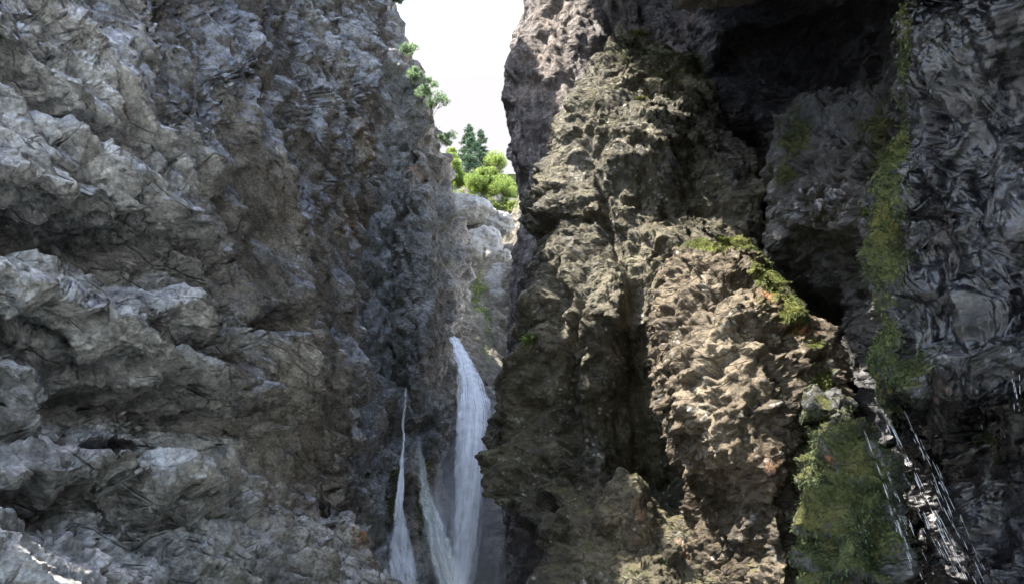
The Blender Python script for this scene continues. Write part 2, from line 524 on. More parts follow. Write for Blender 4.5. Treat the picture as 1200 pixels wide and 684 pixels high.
M['wet'] = rock_mat('wet_near_rock', (.006, .006, .0075), (.013, .013, .016), (.045, .045, .05), warm=(.17, .09, .06), rough=.35, wet_rough=.16, wetc=.7, fleck=0, coat=.5, facet=.75, bump=.5, streak=.2, stretch=(1, 1, .6))
M['mossy'] = rock_mat('mossy_outcrop_rock', (.032, .032, .029), (.064, .064, .061), (.14, .14, .135), rough=.55, streak=.1, topmoss=.12, fleck=0, coat=.6, warm=(.26, .11, .05))
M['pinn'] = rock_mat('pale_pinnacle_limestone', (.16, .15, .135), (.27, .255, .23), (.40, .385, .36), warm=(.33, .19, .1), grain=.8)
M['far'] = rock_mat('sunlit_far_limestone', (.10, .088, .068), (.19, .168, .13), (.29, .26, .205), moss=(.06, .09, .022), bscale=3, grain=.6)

def W(x, y, z): return np.array([x, y, z])

def lerp_rows(pys, table):
    """table: dict of key -> list of (py, value)"""
    return {k: np.interp(pys, [a for a, _ in v], [b for _, b in v]) for k, v in table.items()}

def rotz(a, b=0):
    ca, sa = math.cos(a), math.sin(a); cb, sb = math.cos(b), math.sin(b)
    return np.array([[ca, -sa, 0], [sa, ca, 0], [0, 0, 1]]) @ np.array([[1, 0, 0], [0, cb, -sb], [0, sb, cb]])

def roty(t, a=0.0):
    c, s_ = math.cos(t), math.sin(t)
    return rotz(a) @ np.array([[c, 0, s_], [0, 1, 0], [-s_, 0, c]])

# ------------------------------------------------------------------ A: near left cliff
pys = [-260, -150, -60, 0, 60, 120, 180, 240, 300, 360, 420, 480, 540, 600, 684, 780, 900]
T = lerp_rows(pys, {
    'E': [(-260, 445), (0, 450), (60, 455), (90, 456), (170, 446), (225, 430), (300, 420), (420, 424), (480, 420), (540, 408), (580, 412), (620, 428), (684, 448), (780, 460), (900, 470)],
    'YE': [(-260, 17), (0, 16.5), (300, 15), (480, 14.2), (600, 12.5), (684, 11.5), (900, 10)],
    'X0': [(-260, -4.9), (0, -4.4), (200, -3.9), (400, -3.3), (600, -2.8), (900, -2.3)],
})
rows = []
for i, py in enumerate(pys):
    E, YE = T['E'][i], T['YE'][i]
    pe = at(E, py, YE)
    r = [atx(px, py, T['X0'][i] + (0.25 if px < -200 else 0)) for px in (-420, -200, -60)]
    for px in (60, 150, 230, 300, 360, 405):
        f = (px + 60) / (E + 60)
        r.append(atx(px, py, T['X0'][i] * (1 - f) + pe[0] * f - .0))
    r.append(pe)
    r.append(pe + W(-1.1, 1.3, 0)); r.append(pe + W(-4, 2.2, 0)); r.append(pe + W(-5.5, 8, 0))
    rows.append(r)
low = lambda PX, PY: smooth01(PX * .9 - PY, 240, -60) * .8 + .2            # slabs in the lower part
flu = lambda PX, PY: smooth01(PX * .9 - PY, -40, 200)                          # flutes higher up
leftcliff, LP, LN, LZ = rock('cliff', rows, [
    dict(size=(1.6, 3.4, 2.2), step=.3, warp=.3, blur=3),
    saw(1.25, .40, (.05, .34, 1), mask=low, step=.1, elong=6, sjit=.25, swob=.2, sstr=(1, .3, 1), shear=.2),
    blk((1.1, 2.0, .62), .36, rotz(0, -.42), (0, -.2, -.7), shear=.1, mod=2.5, S=7.0),
    dict(size=(1.0, .55, 3.2), mn=.4, step=.25, warp=.35, blur=3, mask=flu),
    blk((.42, .85, .24), .15, rotz(.1, -.5), (0, -.2, -.7), shear=.1, seed=5, S=7.0),
    dict(size=(.3, .2, 1.2), mn=.12, step=.12, warp=.3, blur=2, mask=flu, amp=1),
    blk((.18, .34, .10), .062, rotz(-.1, -.5), (0, -.2, -.8), seed=6, mod=1.2),
    blk((.08, .15, .05), .024, rotz(.2, -.25), (0, -.2, -.7), seed=7),
    blk((.04, .06, .03), .012, rotz(-.2, .3), (0, .1, -.5), seed=8),
    dict(size=(.3, .3, .3), fb=.02, oct=6, blur=1, amp=1),
], M['left'], sign=1, seed=3, ledges=[
    ([(-80, 10), (0, 72), (60, 118), (140, 172)], .35, 70, 26, .6),
    ([(-80, 190), (0, 222), (70, 240), (150, 262), (200, 300)], .42, 80, 70, .85),
    ([(-80, 330), (0, 345), (60, 372), (110, 400), (180, 440), (270, 500)], .45, 50, 80, .95),
    ([(100, 350), (180, 392), (270, 418)], .35, 40, 22, .6),
    ([(-80, 410), (0, 440), (60, 495), (130, 500), (240, 540)], .3, 30, 45, .75),
    ([(-80, 560), (0, 575), (110, 568), (200, 590), (270, 600)], .28, 50, 25, .45),
    ([(300, 190), (330, 260), (345, 370)], .15, 30, 30, .2),
], pits=[(328, 376, 24, 14, .9), (405, 585, 22, 18, .7), (40, 275, 60, 22, .3), (90, 480, 120, 20, .3)],
    zones=[('g', 428, 175, 16, 50, .75), ('g', 412, 262, 22, 36, .6), ('g', 345, 560, 40, 60, .35), ('g', 440, 630, 40, 50, .7), ('g', 370, 200, 90, 260, .16), ('g', 380, 560, 130, 200, .3),
           ('b', 320, 120, 90, 200, .35), ('r', 425, 560, 14, 16, .6)])
tag(leftcliff, 'grey limestone cliff with slanting ledges filling the left of the gorge', 'cliff', kind='structure')

# ------------------------------------------------------------------ B: rear left wall down to the waterfalls
pys = [-60, 40, 70, 90, 120, 150, 185, 215, 252, 300, 340, 375, 398, 420, 450, 500, 560, 620, 684, 760, 880]
T = lerp_rows(pys, {
    'E': [(-60, 440), (40, 462), (70, 478), (90, 482), (120, 490), (150, 502), (185, 508), (215, 512), (252, 530), (300, 534), (340, 528), (375, 520), (398, 515), (420, 530), (450, 570), (500, 605), (684, 625), (880, 640)],
    'YE': [(-60, 24), (215, 24), (300, 24), (398, 23.5), (450, 25), (560, 24), (684, 22), (880, 20)],
    'Y4': [(-60, 22), (300, 19), (400, 17.5), (500, 16), (600, 14), (684, 12.6), (880, 11)],
})
rows = []
for i, py in enumerate(pys):
    E, YE, Y4 = T['E'][i], T['YE'][i], T['Y4'][i]
    r = [at(330, py, Y4 + 4.5), at(400, py, Y4 + .6)]
    for f in (.22, .42, .6, .78, .9, 1.0):
        r.append(at(400 + (E - 400) * f, py, Y4 + (YE - Y4) * f ** .8))
    pe = r[-1]
    r.append(pe + W(.25, 1.5, 0)); r.append(pe + W(.1, 5, .3))
    rows.append(r)
midwall, BP, BN, BZ = rock('cliff', rows, [
    dict(size=(1.6, 2, 2.8), mn=.4, step=.4, warp=.4, blur=4),
    blk((.9, .9, 1.3), .5, rotz(.4, .4), (-.3, 0, -.5)),
    blk((.4, .4, .55), .24, rotz(.3, .4), (-.3, 0, -.6), seed=5),
    blk((.17, .17, .24), .10, rotz(.5, .3), (-.3, 0, -.6), seed=6),
    blk((.08, .08, .1), .045, rotz(.2, .3), (-.3, 0, -.6), seed=7),
], M['leftback'], sign=1, seed=21, ledges=[
    ([(445, 470), (500, 480), (545, 500)], .3, 30, 25, .5),
], pits=[(492, 500, 18, 30, .9), (548, 520, 24, 90, .9), (470, 480, 8, 60, .5), (452, 560, 14, 40, .5), (520, 560, 10, 40, .4)],
    zones=[('g', 500, 590, 30, 60, .8), ('g', 560, 600, 30, 90, .75), ('g', 535, 470, 20, 40, .4), ('r', 500, 590, 14, 70, .7), ('r', 462, 590, 14, 60, .6), ('r', 538, 460, 8, 26, .6),
           ('r', 545, 590, 12, 60, .5), ('r', 488, 100, 30, 22, .5), ('r', 500, 160, 40, 18, .35), ('b', 550, 540, 40, 130, .8), ('b', 470, 600, 20, 90, .8), ('b', 505, 520, 20, 50, .8),
           ('g', 478, 645, 18, 40, .6)])
tag(midwall, 'weathered grey cliff wall behind the waterfalls at the back left of the gorge', 'cliff', kind='structure')

# ------------------------------------------------------------------ C: rock pinnacle with a hole
pys = [176, 181, 190, 210, 240, 290, 340, 385, 430, 480, 560]
T = lerp_rows(pys, {
    'L': [(176, 486), (181, 479), (190, 472), (210, 462), (240, 456), (290, 450), (385, 444), (560, 446)],
    'E': [(176, 492), (181, 496), (190, 500), (210, 505), (240, 508), (290, 510), (340, 514), (385, 516), (430, 514), (560, 500)],
    'Y': [(176, 22.4), (190, 21.4), (240, 20.4), (340, 19.6), (400, 19.6), (480, 20.6), (560, 22.0)],
})
rows = []
for i, py in enumerate(pys):
    L, E, Y = T['L'][i], T['E'][i], T['Y'][i]
    mid = [at(L + (E - L) * f, py, Y + .5 + 1.2 * (2 * f - 1) ** 4 + 1.3 * (1 - f) ** 2) for f in (0, .2, .5, .8, 1)]
    rows.append([mid[0] + W(-.1, 3, -.2)] + mid + [mid[-1] + W(.0, 3.5, -.3)])
rows.insert(0, [p + W(0, .8 + 1.5, .1) * W(1, 1, 1) for p in rows[0]])
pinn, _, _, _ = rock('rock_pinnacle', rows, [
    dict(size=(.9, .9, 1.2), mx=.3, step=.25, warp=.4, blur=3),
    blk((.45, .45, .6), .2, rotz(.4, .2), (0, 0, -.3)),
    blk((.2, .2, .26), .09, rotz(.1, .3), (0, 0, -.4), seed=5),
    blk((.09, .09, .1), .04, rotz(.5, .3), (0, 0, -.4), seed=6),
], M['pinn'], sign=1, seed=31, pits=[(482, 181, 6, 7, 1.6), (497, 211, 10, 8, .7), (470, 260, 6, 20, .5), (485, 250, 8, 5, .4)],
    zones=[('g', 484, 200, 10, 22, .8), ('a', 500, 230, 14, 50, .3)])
tag(pinn, 'pale rock pinnacle with a small dark hole near its rounded top', 'rock')

# ------------------------------------------------------------------ D: mossy slope in the far gully
pys = [226, 240, 262, 300, 340, 380, 420, 460, 520]
rows = []
for i, py in enumerate(pys):
    Y = np.interp(py, [226, 300, 380, 460, 520], [40, 36, 31, 27, 25])
    rows.append([at(515, py, Y + 0), at(535, py, Y + 0), at(556, py, Y), at(572, py, Y + .5), at(590, py, Y + 1), at(606, py, Y + 0), at(640, py, Y - 2)])
rows.insert(0, [p + W(0, 5, .8) for p in rows[0]])
rows.insert(0, [p + W(0, 14, 3.) for p in rows[0]])
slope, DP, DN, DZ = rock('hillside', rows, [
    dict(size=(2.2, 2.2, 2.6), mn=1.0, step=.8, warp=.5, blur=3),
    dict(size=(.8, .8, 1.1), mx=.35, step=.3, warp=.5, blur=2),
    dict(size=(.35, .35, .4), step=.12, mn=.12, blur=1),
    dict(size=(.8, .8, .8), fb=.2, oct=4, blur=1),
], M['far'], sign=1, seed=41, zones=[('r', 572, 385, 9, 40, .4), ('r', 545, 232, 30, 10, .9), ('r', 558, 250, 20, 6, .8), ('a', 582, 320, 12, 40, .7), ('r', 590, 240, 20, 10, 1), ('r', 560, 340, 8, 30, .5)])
tag(slope, 'pale rocky gully slope with grass patches below the trees', 'slope', kind='structure')

# ------------------------------------------------------------------ left flank added out of view, placed to keep sun off the gully
rows = []
for z in (46, 42, 38, 30, 20, 10, -2):
    k = 6 if z > 40 else (1.5 if z > 36 else 0)
    rows.append([W(-14 - k, 26, z), W(-9 - k, 28, z - 1), W(-7.2 - k, 31, z), W(-6.8 - k, 34, z), W(-7 - k, 37, z - 2), W(-10 - k, 40, z - 3), W(-16 - k, 42, z - 3)])
flank, _, _, _ = rock('cliff', rows, [dict(size=(2.5, 2.5, 3), mn=1.0, step=.6, warp=.4), blk((.9, .9, 1.2), .35, rotz(.4, .3), (0, 0, -.5))], M['leftback'], sign=1, seed=131, res=3)
tag(flank, 'far left cliff flank added out of view to shade the gully', 'cliff', kind='structure')

# ------------------------------------------------------------------ G: tall rear right wall
pys = [-260, -120, 0, 40, 80, 160, 210, 260, 340, 400, 470, 560, 684, 800]
T = lerp_rows(pys, {
    'E': [(-260, 622), (-120, 620), (0, 614), (40, 604), (80, 598), (160, 597), (210, 607), (260, 608), (340, 600), (400, 598), (470, 598), (560, 600), (684, 600), (800, 605)],
    'Y': [(-260, 21), (0, 20), (400, 18), (800, 15)],
})
rows = []
for i, py in enumerate(pys):
    E, Y = T['E'][i], T['Y'][i]
    pe = at(E, py, Y)
    r = [pe + W(3.0, 6, 0), pe + W(.25, 2.2, 0), pe]
    for px, dy in ((625, -1.0), (660, -1.6), (710, -1.6), (770, -1.2), (850, -1.8), (930, -2.5)):
        r.append(at(px, py, Y + dy))
    rows.append(r)
tall, GP, GN, GZ = rock('cliff', rows, [
    dict(size=(2.2, 2, 5), mn=.7, step=.3, warp=.4, blur=4),
    blk((1.1, 1.1, 2.0), .30, rotz(.4, -.2), (.4, 0, -.3)),
    blk((.45, .45, .8), .15, rotz(.2, -.3), (.4, 0, -.4), seed=5),
    blk((.2, .2, .32), .075, rotz(.5, -.2), (.3, 0, -.4), seed=6),
    blk((.09, .09, .13), .035, rotz(.1, -.2), (.3, 0, -.4), seed=7),
], M['tall'], sign=1, seed=51, zones=[('b', 760, 60, 80, 80, .7), ('r', 604, 40, 8, 30, .4), ('g', 640, 80, 40, 100, .25)])
tag(tall, 'tall purple grey rock wall bordering the right side of the sky gap', 'cliff', kind='structure')

# ------------------------------------------------------------------ H: central buttress
pys = [37, 44, 65, 90, 130, 200, 260, 320, 370, 420, 480, 530, 570, 620, 684, 780, 900]
T = lerp_rows(pys, {
    'L': [(37, 722), (44, 712), (65, 696), (90, 681), (130, 662), (200, 646), (260, 634), (320, 620), (370, 608), (420, 600), (480, 582), (530, 592), (570, 604), (620, 612), (684, 620), (780, 622), (900, 620)],
    'E': [(37, 748), (44, 775), (65, 800), (90, 822), (130, 850), (200, 880), (260, 900), (320, 930), (420, 950), (684, 960), (900, 960)],
    'Y': [(37, 15.2), (65, 14.2), (130, 13.3), (300, 11.5), (360, 11.2), (420, 11.6), (500, 12.3), (560, 12.3), (620, 11.0), (684, 10.2), (900, 9)],
})
rows = []
for i, py in enumerate(pys):
    L, E, Y = T['L'][i], T['E'][i], T['Y'][i]
    k = np.interp(py, [37, 130, 300, 900], [.5, 1.0, 1.2, 1.2])
    mid = []
    for f in (0, .1, .25, .42, .6, .8, 1):
        yy = Y + k * (1.1 * (1 - f) ** 4 + .9 * f ** 2 - .2)
        mid.append(at(L + (E - L) * f, py, yy))
    rows.append([mid[0] + W(1.0, 5, -.1), mid[0] + W(.1, 1.4, 0)] + mid + [mid[-1] + W(.5, 1.6, 0)])
rows.insert(0, [p + W(0, 2.2, .25) for p in rows[0]])
rows.insert(0, [p + W(0, 2.6, .0) for p in rows[0]])
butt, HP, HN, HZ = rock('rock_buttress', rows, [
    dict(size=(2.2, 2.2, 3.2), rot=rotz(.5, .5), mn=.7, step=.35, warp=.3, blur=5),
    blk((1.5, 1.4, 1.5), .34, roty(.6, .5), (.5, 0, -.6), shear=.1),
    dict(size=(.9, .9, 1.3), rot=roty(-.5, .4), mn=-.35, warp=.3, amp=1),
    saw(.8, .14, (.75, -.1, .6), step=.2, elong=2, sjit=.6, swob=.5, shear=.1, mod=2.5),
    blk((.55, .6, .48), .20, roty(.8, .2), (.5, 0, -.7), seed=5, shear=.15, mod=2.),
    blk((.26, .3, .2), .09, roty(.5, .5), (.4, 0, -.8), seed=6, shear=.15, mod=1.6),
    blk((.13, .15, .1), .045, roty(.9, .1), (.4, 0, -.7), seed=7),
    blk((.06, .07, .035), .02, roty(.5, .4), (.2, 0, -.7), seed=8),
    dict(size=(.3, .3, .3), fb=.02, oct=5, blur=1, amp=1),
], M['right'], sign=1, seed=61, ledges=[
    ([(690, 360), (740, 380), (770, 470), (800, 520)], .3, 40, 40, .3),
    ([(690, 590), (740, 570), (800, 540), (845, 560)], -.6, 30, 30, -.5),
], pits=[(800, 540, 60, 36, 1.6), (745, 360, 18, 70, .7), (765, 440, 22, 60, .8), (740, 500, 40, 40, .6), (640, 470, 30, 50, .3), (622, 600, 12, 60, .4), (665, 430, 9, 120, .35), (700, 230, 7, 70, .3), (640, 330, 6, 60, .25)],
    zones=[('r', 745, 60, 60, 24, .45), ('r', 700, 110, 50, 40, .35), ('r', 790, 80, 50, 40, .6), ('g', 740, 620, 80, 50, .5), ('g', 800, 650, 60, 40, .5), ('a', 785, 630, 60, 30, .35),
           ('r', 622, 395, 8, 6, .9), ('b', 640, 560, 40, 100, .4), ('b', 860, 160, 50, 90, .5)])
tag(butt, 'large craggy ochre rock buttress standing in the middle right of the gorge', 'rock')

# ------------------------------------------------------------------ J: dark recess behind
pys = [-300, -180, -80, 0, 60, 130, 200, 280, 360, 440, 520]
rows = []
for i, py in enumerate(pys):
    Y0 = np.interp(py, [-300, -180, -80, 0, 100, 250, 520], [6.5, 9.2, 12.2, 14.5, 16.0, 16.0, 13.0])
    Lx = np.interp(py, [-300, 0, 40, 100, 200], [800, 835, 805, 800, 800])
    r = [at(Lx, py, Y0 + 4), at(Lx, py, Y0 + .8)]
    for px, dy in ((860, 0), (905, -.4), (950, -1.4), (1000, -3.0), (1050, -5.0), (1100, -6.2)):
        r.append(at(px, py, max(Y0 + dy, 4.5)))
    rows.append(r)
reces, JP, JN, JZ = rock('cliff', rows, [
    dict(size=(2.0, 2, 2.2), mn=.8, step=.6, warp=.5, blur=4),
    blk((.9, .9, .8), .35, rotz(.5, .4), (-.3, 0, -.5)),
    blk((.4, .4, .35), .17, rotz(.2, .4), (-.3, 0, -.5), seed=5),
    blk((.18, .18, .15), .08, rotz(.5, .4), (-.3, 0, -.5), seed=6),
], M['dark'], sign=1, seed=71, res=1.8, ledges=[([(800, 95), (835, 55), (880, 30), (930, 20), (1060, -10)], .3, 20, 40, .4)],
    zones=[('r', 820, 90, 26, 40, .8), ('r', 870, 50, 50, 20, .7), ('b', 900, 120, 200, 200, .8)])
tag(reces, 'dark overhanging recess wall at the upper right of the gorge', 'cliff', kind='structure')

# ------------------------------------------------------------------ I: sunlit boulder wedged against the buttress
pys = [281, 288, 305, 330, 370, 420, 470, 520, 560, 600, 660, 740]
T = lerp_rows(pys, {
    'L': [(281, 815), (288, 795), (305, 778), (330, 764), (370, 760), (420, 770), (470, 790), (520, 815), (560, 850), (600, 868), (660, 880), (740, 880)],
    'E': [(281, 860), (288, 878), (305, 900), (330, 922), (370, 948), (400, 982), (420, 990), (470, 985), (520, 968), (560, 950), (600, 948), (740, 950)],
    'Y': [(281, 9.6), (305, 8.9), (370, 8.2), (470, 7.7), (560, 7.7), (740, 7.6)],
})
rows = []
for i, py in enumerate(pys):
    L, E, Y = T['L'][i], T['E'][i], T['Y'][i]
    mid = [at(L + (E - L) * f, py, Y - .45 + 1.3 * (1 - f) ** 3 + 1.2 * f ** 3) for f in (0, .15, .4, .65, .85, 1)]
    rows.append([mid[0] + W(.8, 3, -.6), mid[0] + W(.15, .8, -.1)] + mid + [mid[-1] + W(-.1, 1.0, 0), mid[-1] + W(-.8, 3.0, 0)])
rows.insert(0, [p + W(0, 1.0, -.02) for p in rows[0]])
rows.insert(0, [p + W(0, 2.4, -.9) for p in rows[0]])
TOPS = lambda a, b: .3 + .7 * smooth01(b - (a - 860) * .5, 305, 345)
bould, IP, IN_, IZ = rock('boulder', rows, [
    dict(size=(1.3, 1.3, 1.5), mn=.3, step=.15, warp=.3, blur=4),
    blk((.7, .7, .6), .20, roty(-.6, .3), (.3, 0, -.7), shear=.1, mask=TOPS),
    blk((.32, .34, .25), .12, roty(-.7, .2), (.2, 0, -.8), seed=5, shear=.15, mask=TOPS),
    blk((.16, .18, .12), .06, roty(-.4, .5), (.2, 0, -.8), seed=6, shear=.15),
    blk((.08, .09, .05), .027, roty(-.6, .1), (-.1, 0, -.8), seed=7),
    blk((.04, .04, .025), .012, roty(-.6, .1), (-.1, 0, -.6), seed=8),
], M['boulder'], sign=1, seed=81, zones=[('r', 855, 285, 55, 10, 1), ('r', 905, 320, 24, 34, 1), ('r', 930, 365, 20, 30, .8), ('r', 960, 400, 26, 16, .6), ('r', 965, 445, 20, 24, .7),
    ('g', 900, 345, 22, 16, .8), ('g', 940, 385, 30, 10, .9), ('g', 895, 540, 40, 40, .6), ('a', 975, 430, 16, 30, .5), ('a', 855, 390, 40, 40, .25), ('b', 900, 620, 60, 50, .6)], res=1.2)
tag(bould, 'sunlit brown boulder with a mossy shoulder wedged right of the buttress', 'boulder')

# ------------------------------------------------------------------ K: mossy outcrop in the recess
pys = [98, 112, 140, 170, 205, 235, 262, 285, 305, 330, 370, 430]
T = lerp_rows(pys, {
    'L': [(98, 1035), (112, 940), (140, 924), (170, 915), (205, 910), (235, 914), (262, 940), (285, 980), (305, 1004), (330, 1014), (430, 1014)],
    'Y': [(98, 9.4), (140, 9.2), (205, 8.3), (235, 8.2), (285, 8.2), (305, 8.2), (430, 8.2)],
})
rows = []
for i, py in enumerate(pys):
    L, Y = T['L'][i], T['Y'][i]
    E = 1075
    mid = [at(L + (E - L) * f, py, Y + .8 * (1 - f) ** 4 - f * 1.6) for f in (0, .15, .35, .6, 1)]
    rows.append([mid[0] + W(1.5, 4, 0), mid[0] + W(.1, .9, 0)] + mid)
rows.insert(0, [p + W(0, 1.0, -.0) for p in rows[0]])
outc, KP, KN, KZ = rock('rock_outcrop', rows, [
    dict(size=(1.2, 1.2, 1.5), mn=.35, step=.25, warp=.4, blur=4),
    blk((.5, .5, .5), .2, rotz(.4, -.5), (.3, 0, -.5)),
    blk((.22, .22, .24), .1, rotz(.2, -.5), (.3, 0, -.6), seed=5),
    blk((.1, .1, .1), .045, rotz(.4, -.5), (.3, 0, -.6), seed=6),
    blk((.045, .045, .045), .02, rotz(.4, -.5), (.3, 0, -.6), seed=7),
], M['mossy'], sign=1, seed=91, zones=[('r', 930, 160, 24, 50, .7), ('r', 920, 210, 20, 20, .8), ('r', 1030, 160, 30, 60, .7), ('b', 970, 240, 60, 40, .8), ('r', 985, 250, 40, 20, .4)])
tag(outc, 'rounded wet outcrop with patchy moss hanging in the dark recess', 'rock')

# ------------------------------------------------------------------ L: near right wall
pys = [-420, -300, -180, -60, 0, 60, 100, 150, 220, 270, 330, 390, 440, 476, 492, 506, 530, 580, 684, 800, 920]
T = lerp_rows(pys, {
    'E': [(-420, 1068), (0, 1060), (60, 1055), (100, 1050), (150, 1042), (220, 1030), (270, 1022), (330, 1016), (390, 1004), (440, 996), (476, 996), (492, 1010), (506, 1020), (530, 1020), (580, 1020), (920, 1020)],
    'X': [(-420, 2.3), (-180, 2.7), (0, 3.0), (440, 2.75), (476, 2.7), (492, 2.9), (506, 3.25), (530, 3.5), (684, 3.6), (920, 3.3)],
    'XR': [(-420, 2.2), (0, 2.75), (420, 2.65), (476, 2.8), (492, 2.85), (506, 2.9), (530, 2.95), (684, 3.0), (920, 2.8)],
})
rows = []
for i, py in enumerate(pys):
    E, X, XR = T['E'][i], T['X'][i], T['XR'][i]
    pe = atx(E, py, X)
    r = [pe + W(4.5, 10, 0), pe + W(2.2, 3.6, 0), pe + W(.6, 1.0, 0), pe]
    for px in (1050, 1090, 1130, 1170, 1220, 1330, 1550):
        f = min(1, (px - E) / 200.0)
        qx = E + 10 if px <= E + 6 else px
        r.append(atx(max(px, E + 8), py, X * (1 - f) + XR * f))
    rows.append(r)
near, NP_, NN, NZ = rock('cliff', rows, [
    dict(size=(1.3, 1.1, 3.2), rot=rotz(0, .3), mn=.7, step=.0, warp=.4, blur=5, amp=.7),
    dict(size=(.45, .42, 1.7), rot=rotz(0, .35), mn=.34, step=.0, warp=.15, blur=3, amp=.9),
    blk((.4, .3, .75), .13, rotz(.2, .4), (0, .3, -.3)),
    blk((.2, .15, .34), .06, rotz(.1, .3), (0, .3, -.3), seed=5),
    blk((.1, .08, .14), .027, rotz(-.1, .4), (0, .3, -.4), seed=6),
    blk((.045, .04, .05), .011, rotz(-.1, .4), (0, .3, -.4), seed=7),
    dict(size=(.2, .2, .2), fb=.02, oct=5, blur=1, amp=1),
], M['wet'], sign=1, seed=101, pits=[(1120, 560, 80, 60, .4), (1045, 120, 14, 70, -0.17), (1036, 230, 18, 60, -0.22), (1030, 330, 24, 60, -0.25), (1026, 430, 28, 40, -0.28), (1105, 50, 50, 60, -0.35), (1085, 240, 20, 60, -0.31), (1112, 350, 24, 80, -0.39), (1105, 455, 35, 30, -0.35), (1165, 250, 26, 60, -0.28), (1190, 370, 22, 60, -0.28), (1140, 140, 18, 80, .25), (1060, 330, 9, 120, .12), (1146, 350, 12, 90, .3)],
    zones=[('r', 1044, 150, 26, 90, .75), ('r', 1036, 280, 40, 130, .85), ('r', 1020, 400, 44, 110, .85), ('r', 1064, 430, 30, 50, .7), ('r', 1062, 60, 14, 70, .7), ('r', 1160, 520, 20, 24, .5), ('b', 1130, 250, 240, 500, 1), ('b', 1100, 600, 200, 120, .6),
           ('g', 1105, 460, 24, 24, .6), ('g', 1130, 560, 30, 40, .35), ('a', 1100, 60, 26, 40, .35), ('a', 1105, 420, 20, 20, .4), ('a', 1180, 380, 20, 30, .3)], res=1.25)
tag(near, 'dark wet rock wall close by on the right edge', 'cliff', kind='structure')

# ------------------------------------------------------------------ M: mossy ledge below
pys = [478, 492, 510, 540, 590, 640, 684, 760, 880]
T = lerp_rows(pys, {
    'L': [(478, 980), (492, 976), (510, 970), (540, 964), (590, 952), (640, 948), (684, 948), (880, 952)],
    'E': [(478, 985), (492, 1003), (510, 1015), (540, 1030), (590, 1042), (640, 1056), (684, 1066), (880, 1090)],
    'Y': [(478, 6.9), (510, 6.3), (590, 6.0), (684, 5.8), (880, 5.3)],
})
rows = []
for i, py in enumerate(pys):
    L, E, Y = T['L'][i], T['E'][i], T['Y'][i]
    mid = [at(L + (E - L) * f, py, Y + .4 * (1 - f) ** 3 + .3 * f ** 3 - .3 * f) for f in (0, .2, .5, .8, 1)]
    rows.append([mid[0] + W(1.0, 2.4, 0), mid[0] + W(.22, .6, 0)] + mid + [mid[-1] + W(.1, .5, 0), mid[-1] + W(-.1, 1.5, 0)])
rows.insert(0, [p + W(0, .6, .05) for p in rows[0]])
rows.insert(0, [p + W(0, 1.2, .0) for p in rows[0]])
ledge, MP, MN, MZ = rock('mossy_rock', rows, [
    dict(size=(.7, .7, .9), mn=.3, step=.2, warp=.3, blur=4),
    blk((.3, .3, .3), .17, rotz(.4, .2), (0, 0, -.5)),
    dict(size=(.12, .12, .13), mx=.06, step=.03, warp=.5, blur=2, amp=1),
    blk((.05, .05, .05), .022, rotz(.4, .2), (0, 0, -.5), seed=6),
], M['mossy'], sign=1, seed=111, zones=[('r', 985, 600, 110, 150, .8), ('g', 968, 540, 12, 22, .9), ('g', 1025, 550, 14, 16, .9), ('g', 985, 600, 12, 12, .6), ('a', 1028, 560, 10, 10, .6)], res=1.2)
tag(ledge, 'mossy green rock ledge at the bottom right beside falling drops', 'rock')

# ------------------------------------------------------------------ ground and stream bed
gm = rock_mat('gravel_bed', (.04, .038, .035), (.075, .07, .065), (.13, .125, .115), grain=2)
g = np.arange(0, 1.0001, 1 / 160.)
gx, gy = np.meshgrid(-60 + 120 * g, -40 + 200 * g)
gz = -.1 + .25 * fbm(np.stack([gx.ravel() / 2, gy.ravel() / 2, gx.ravel() * 0], 1), 4, 5).reshape(gx.shape) + np.clip(gy - 24, 0, 200) * .25
P = np.stack([gx, gy, gz], -1)
idx = np.arange(P.shape[0] * P.shape[1]).reshape(P.shape[:2])
faces = np.stack([idx[:-1, :-1].ravel(), idx[:-1, 1:].ravel(), idx[1:, 1:].ravel(), idx[1:, :-1].ravel()], 1)
gr = mesh_obj('ground', P.reshape(-1, 3), faces, gm)
tag(gr, 'gravel floor of the gorge below the cliffs', 'ground', kind='structure')

# ------------------------------------------------------------------ rock mass behind the recess
rows = []
for z in (34, 28, 20, 12, 4, -2):
    rows.append([W(2.5, 19, z), W(5, 18.6, z), W(8, 17.5, z), W(10, 14, z), W(10.2, 8, z), W(9.5, 2, z), W(9.5, -6, z)])
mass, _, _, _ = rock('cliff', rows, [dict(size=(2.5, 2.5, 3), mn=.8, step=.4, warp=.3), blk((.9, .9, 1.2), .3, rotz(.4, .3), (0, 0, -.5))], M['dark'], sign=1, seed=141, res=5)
tag(mass, 'dark rock mass closing the gorge behind the right recess', 'cliff', kind='structure')

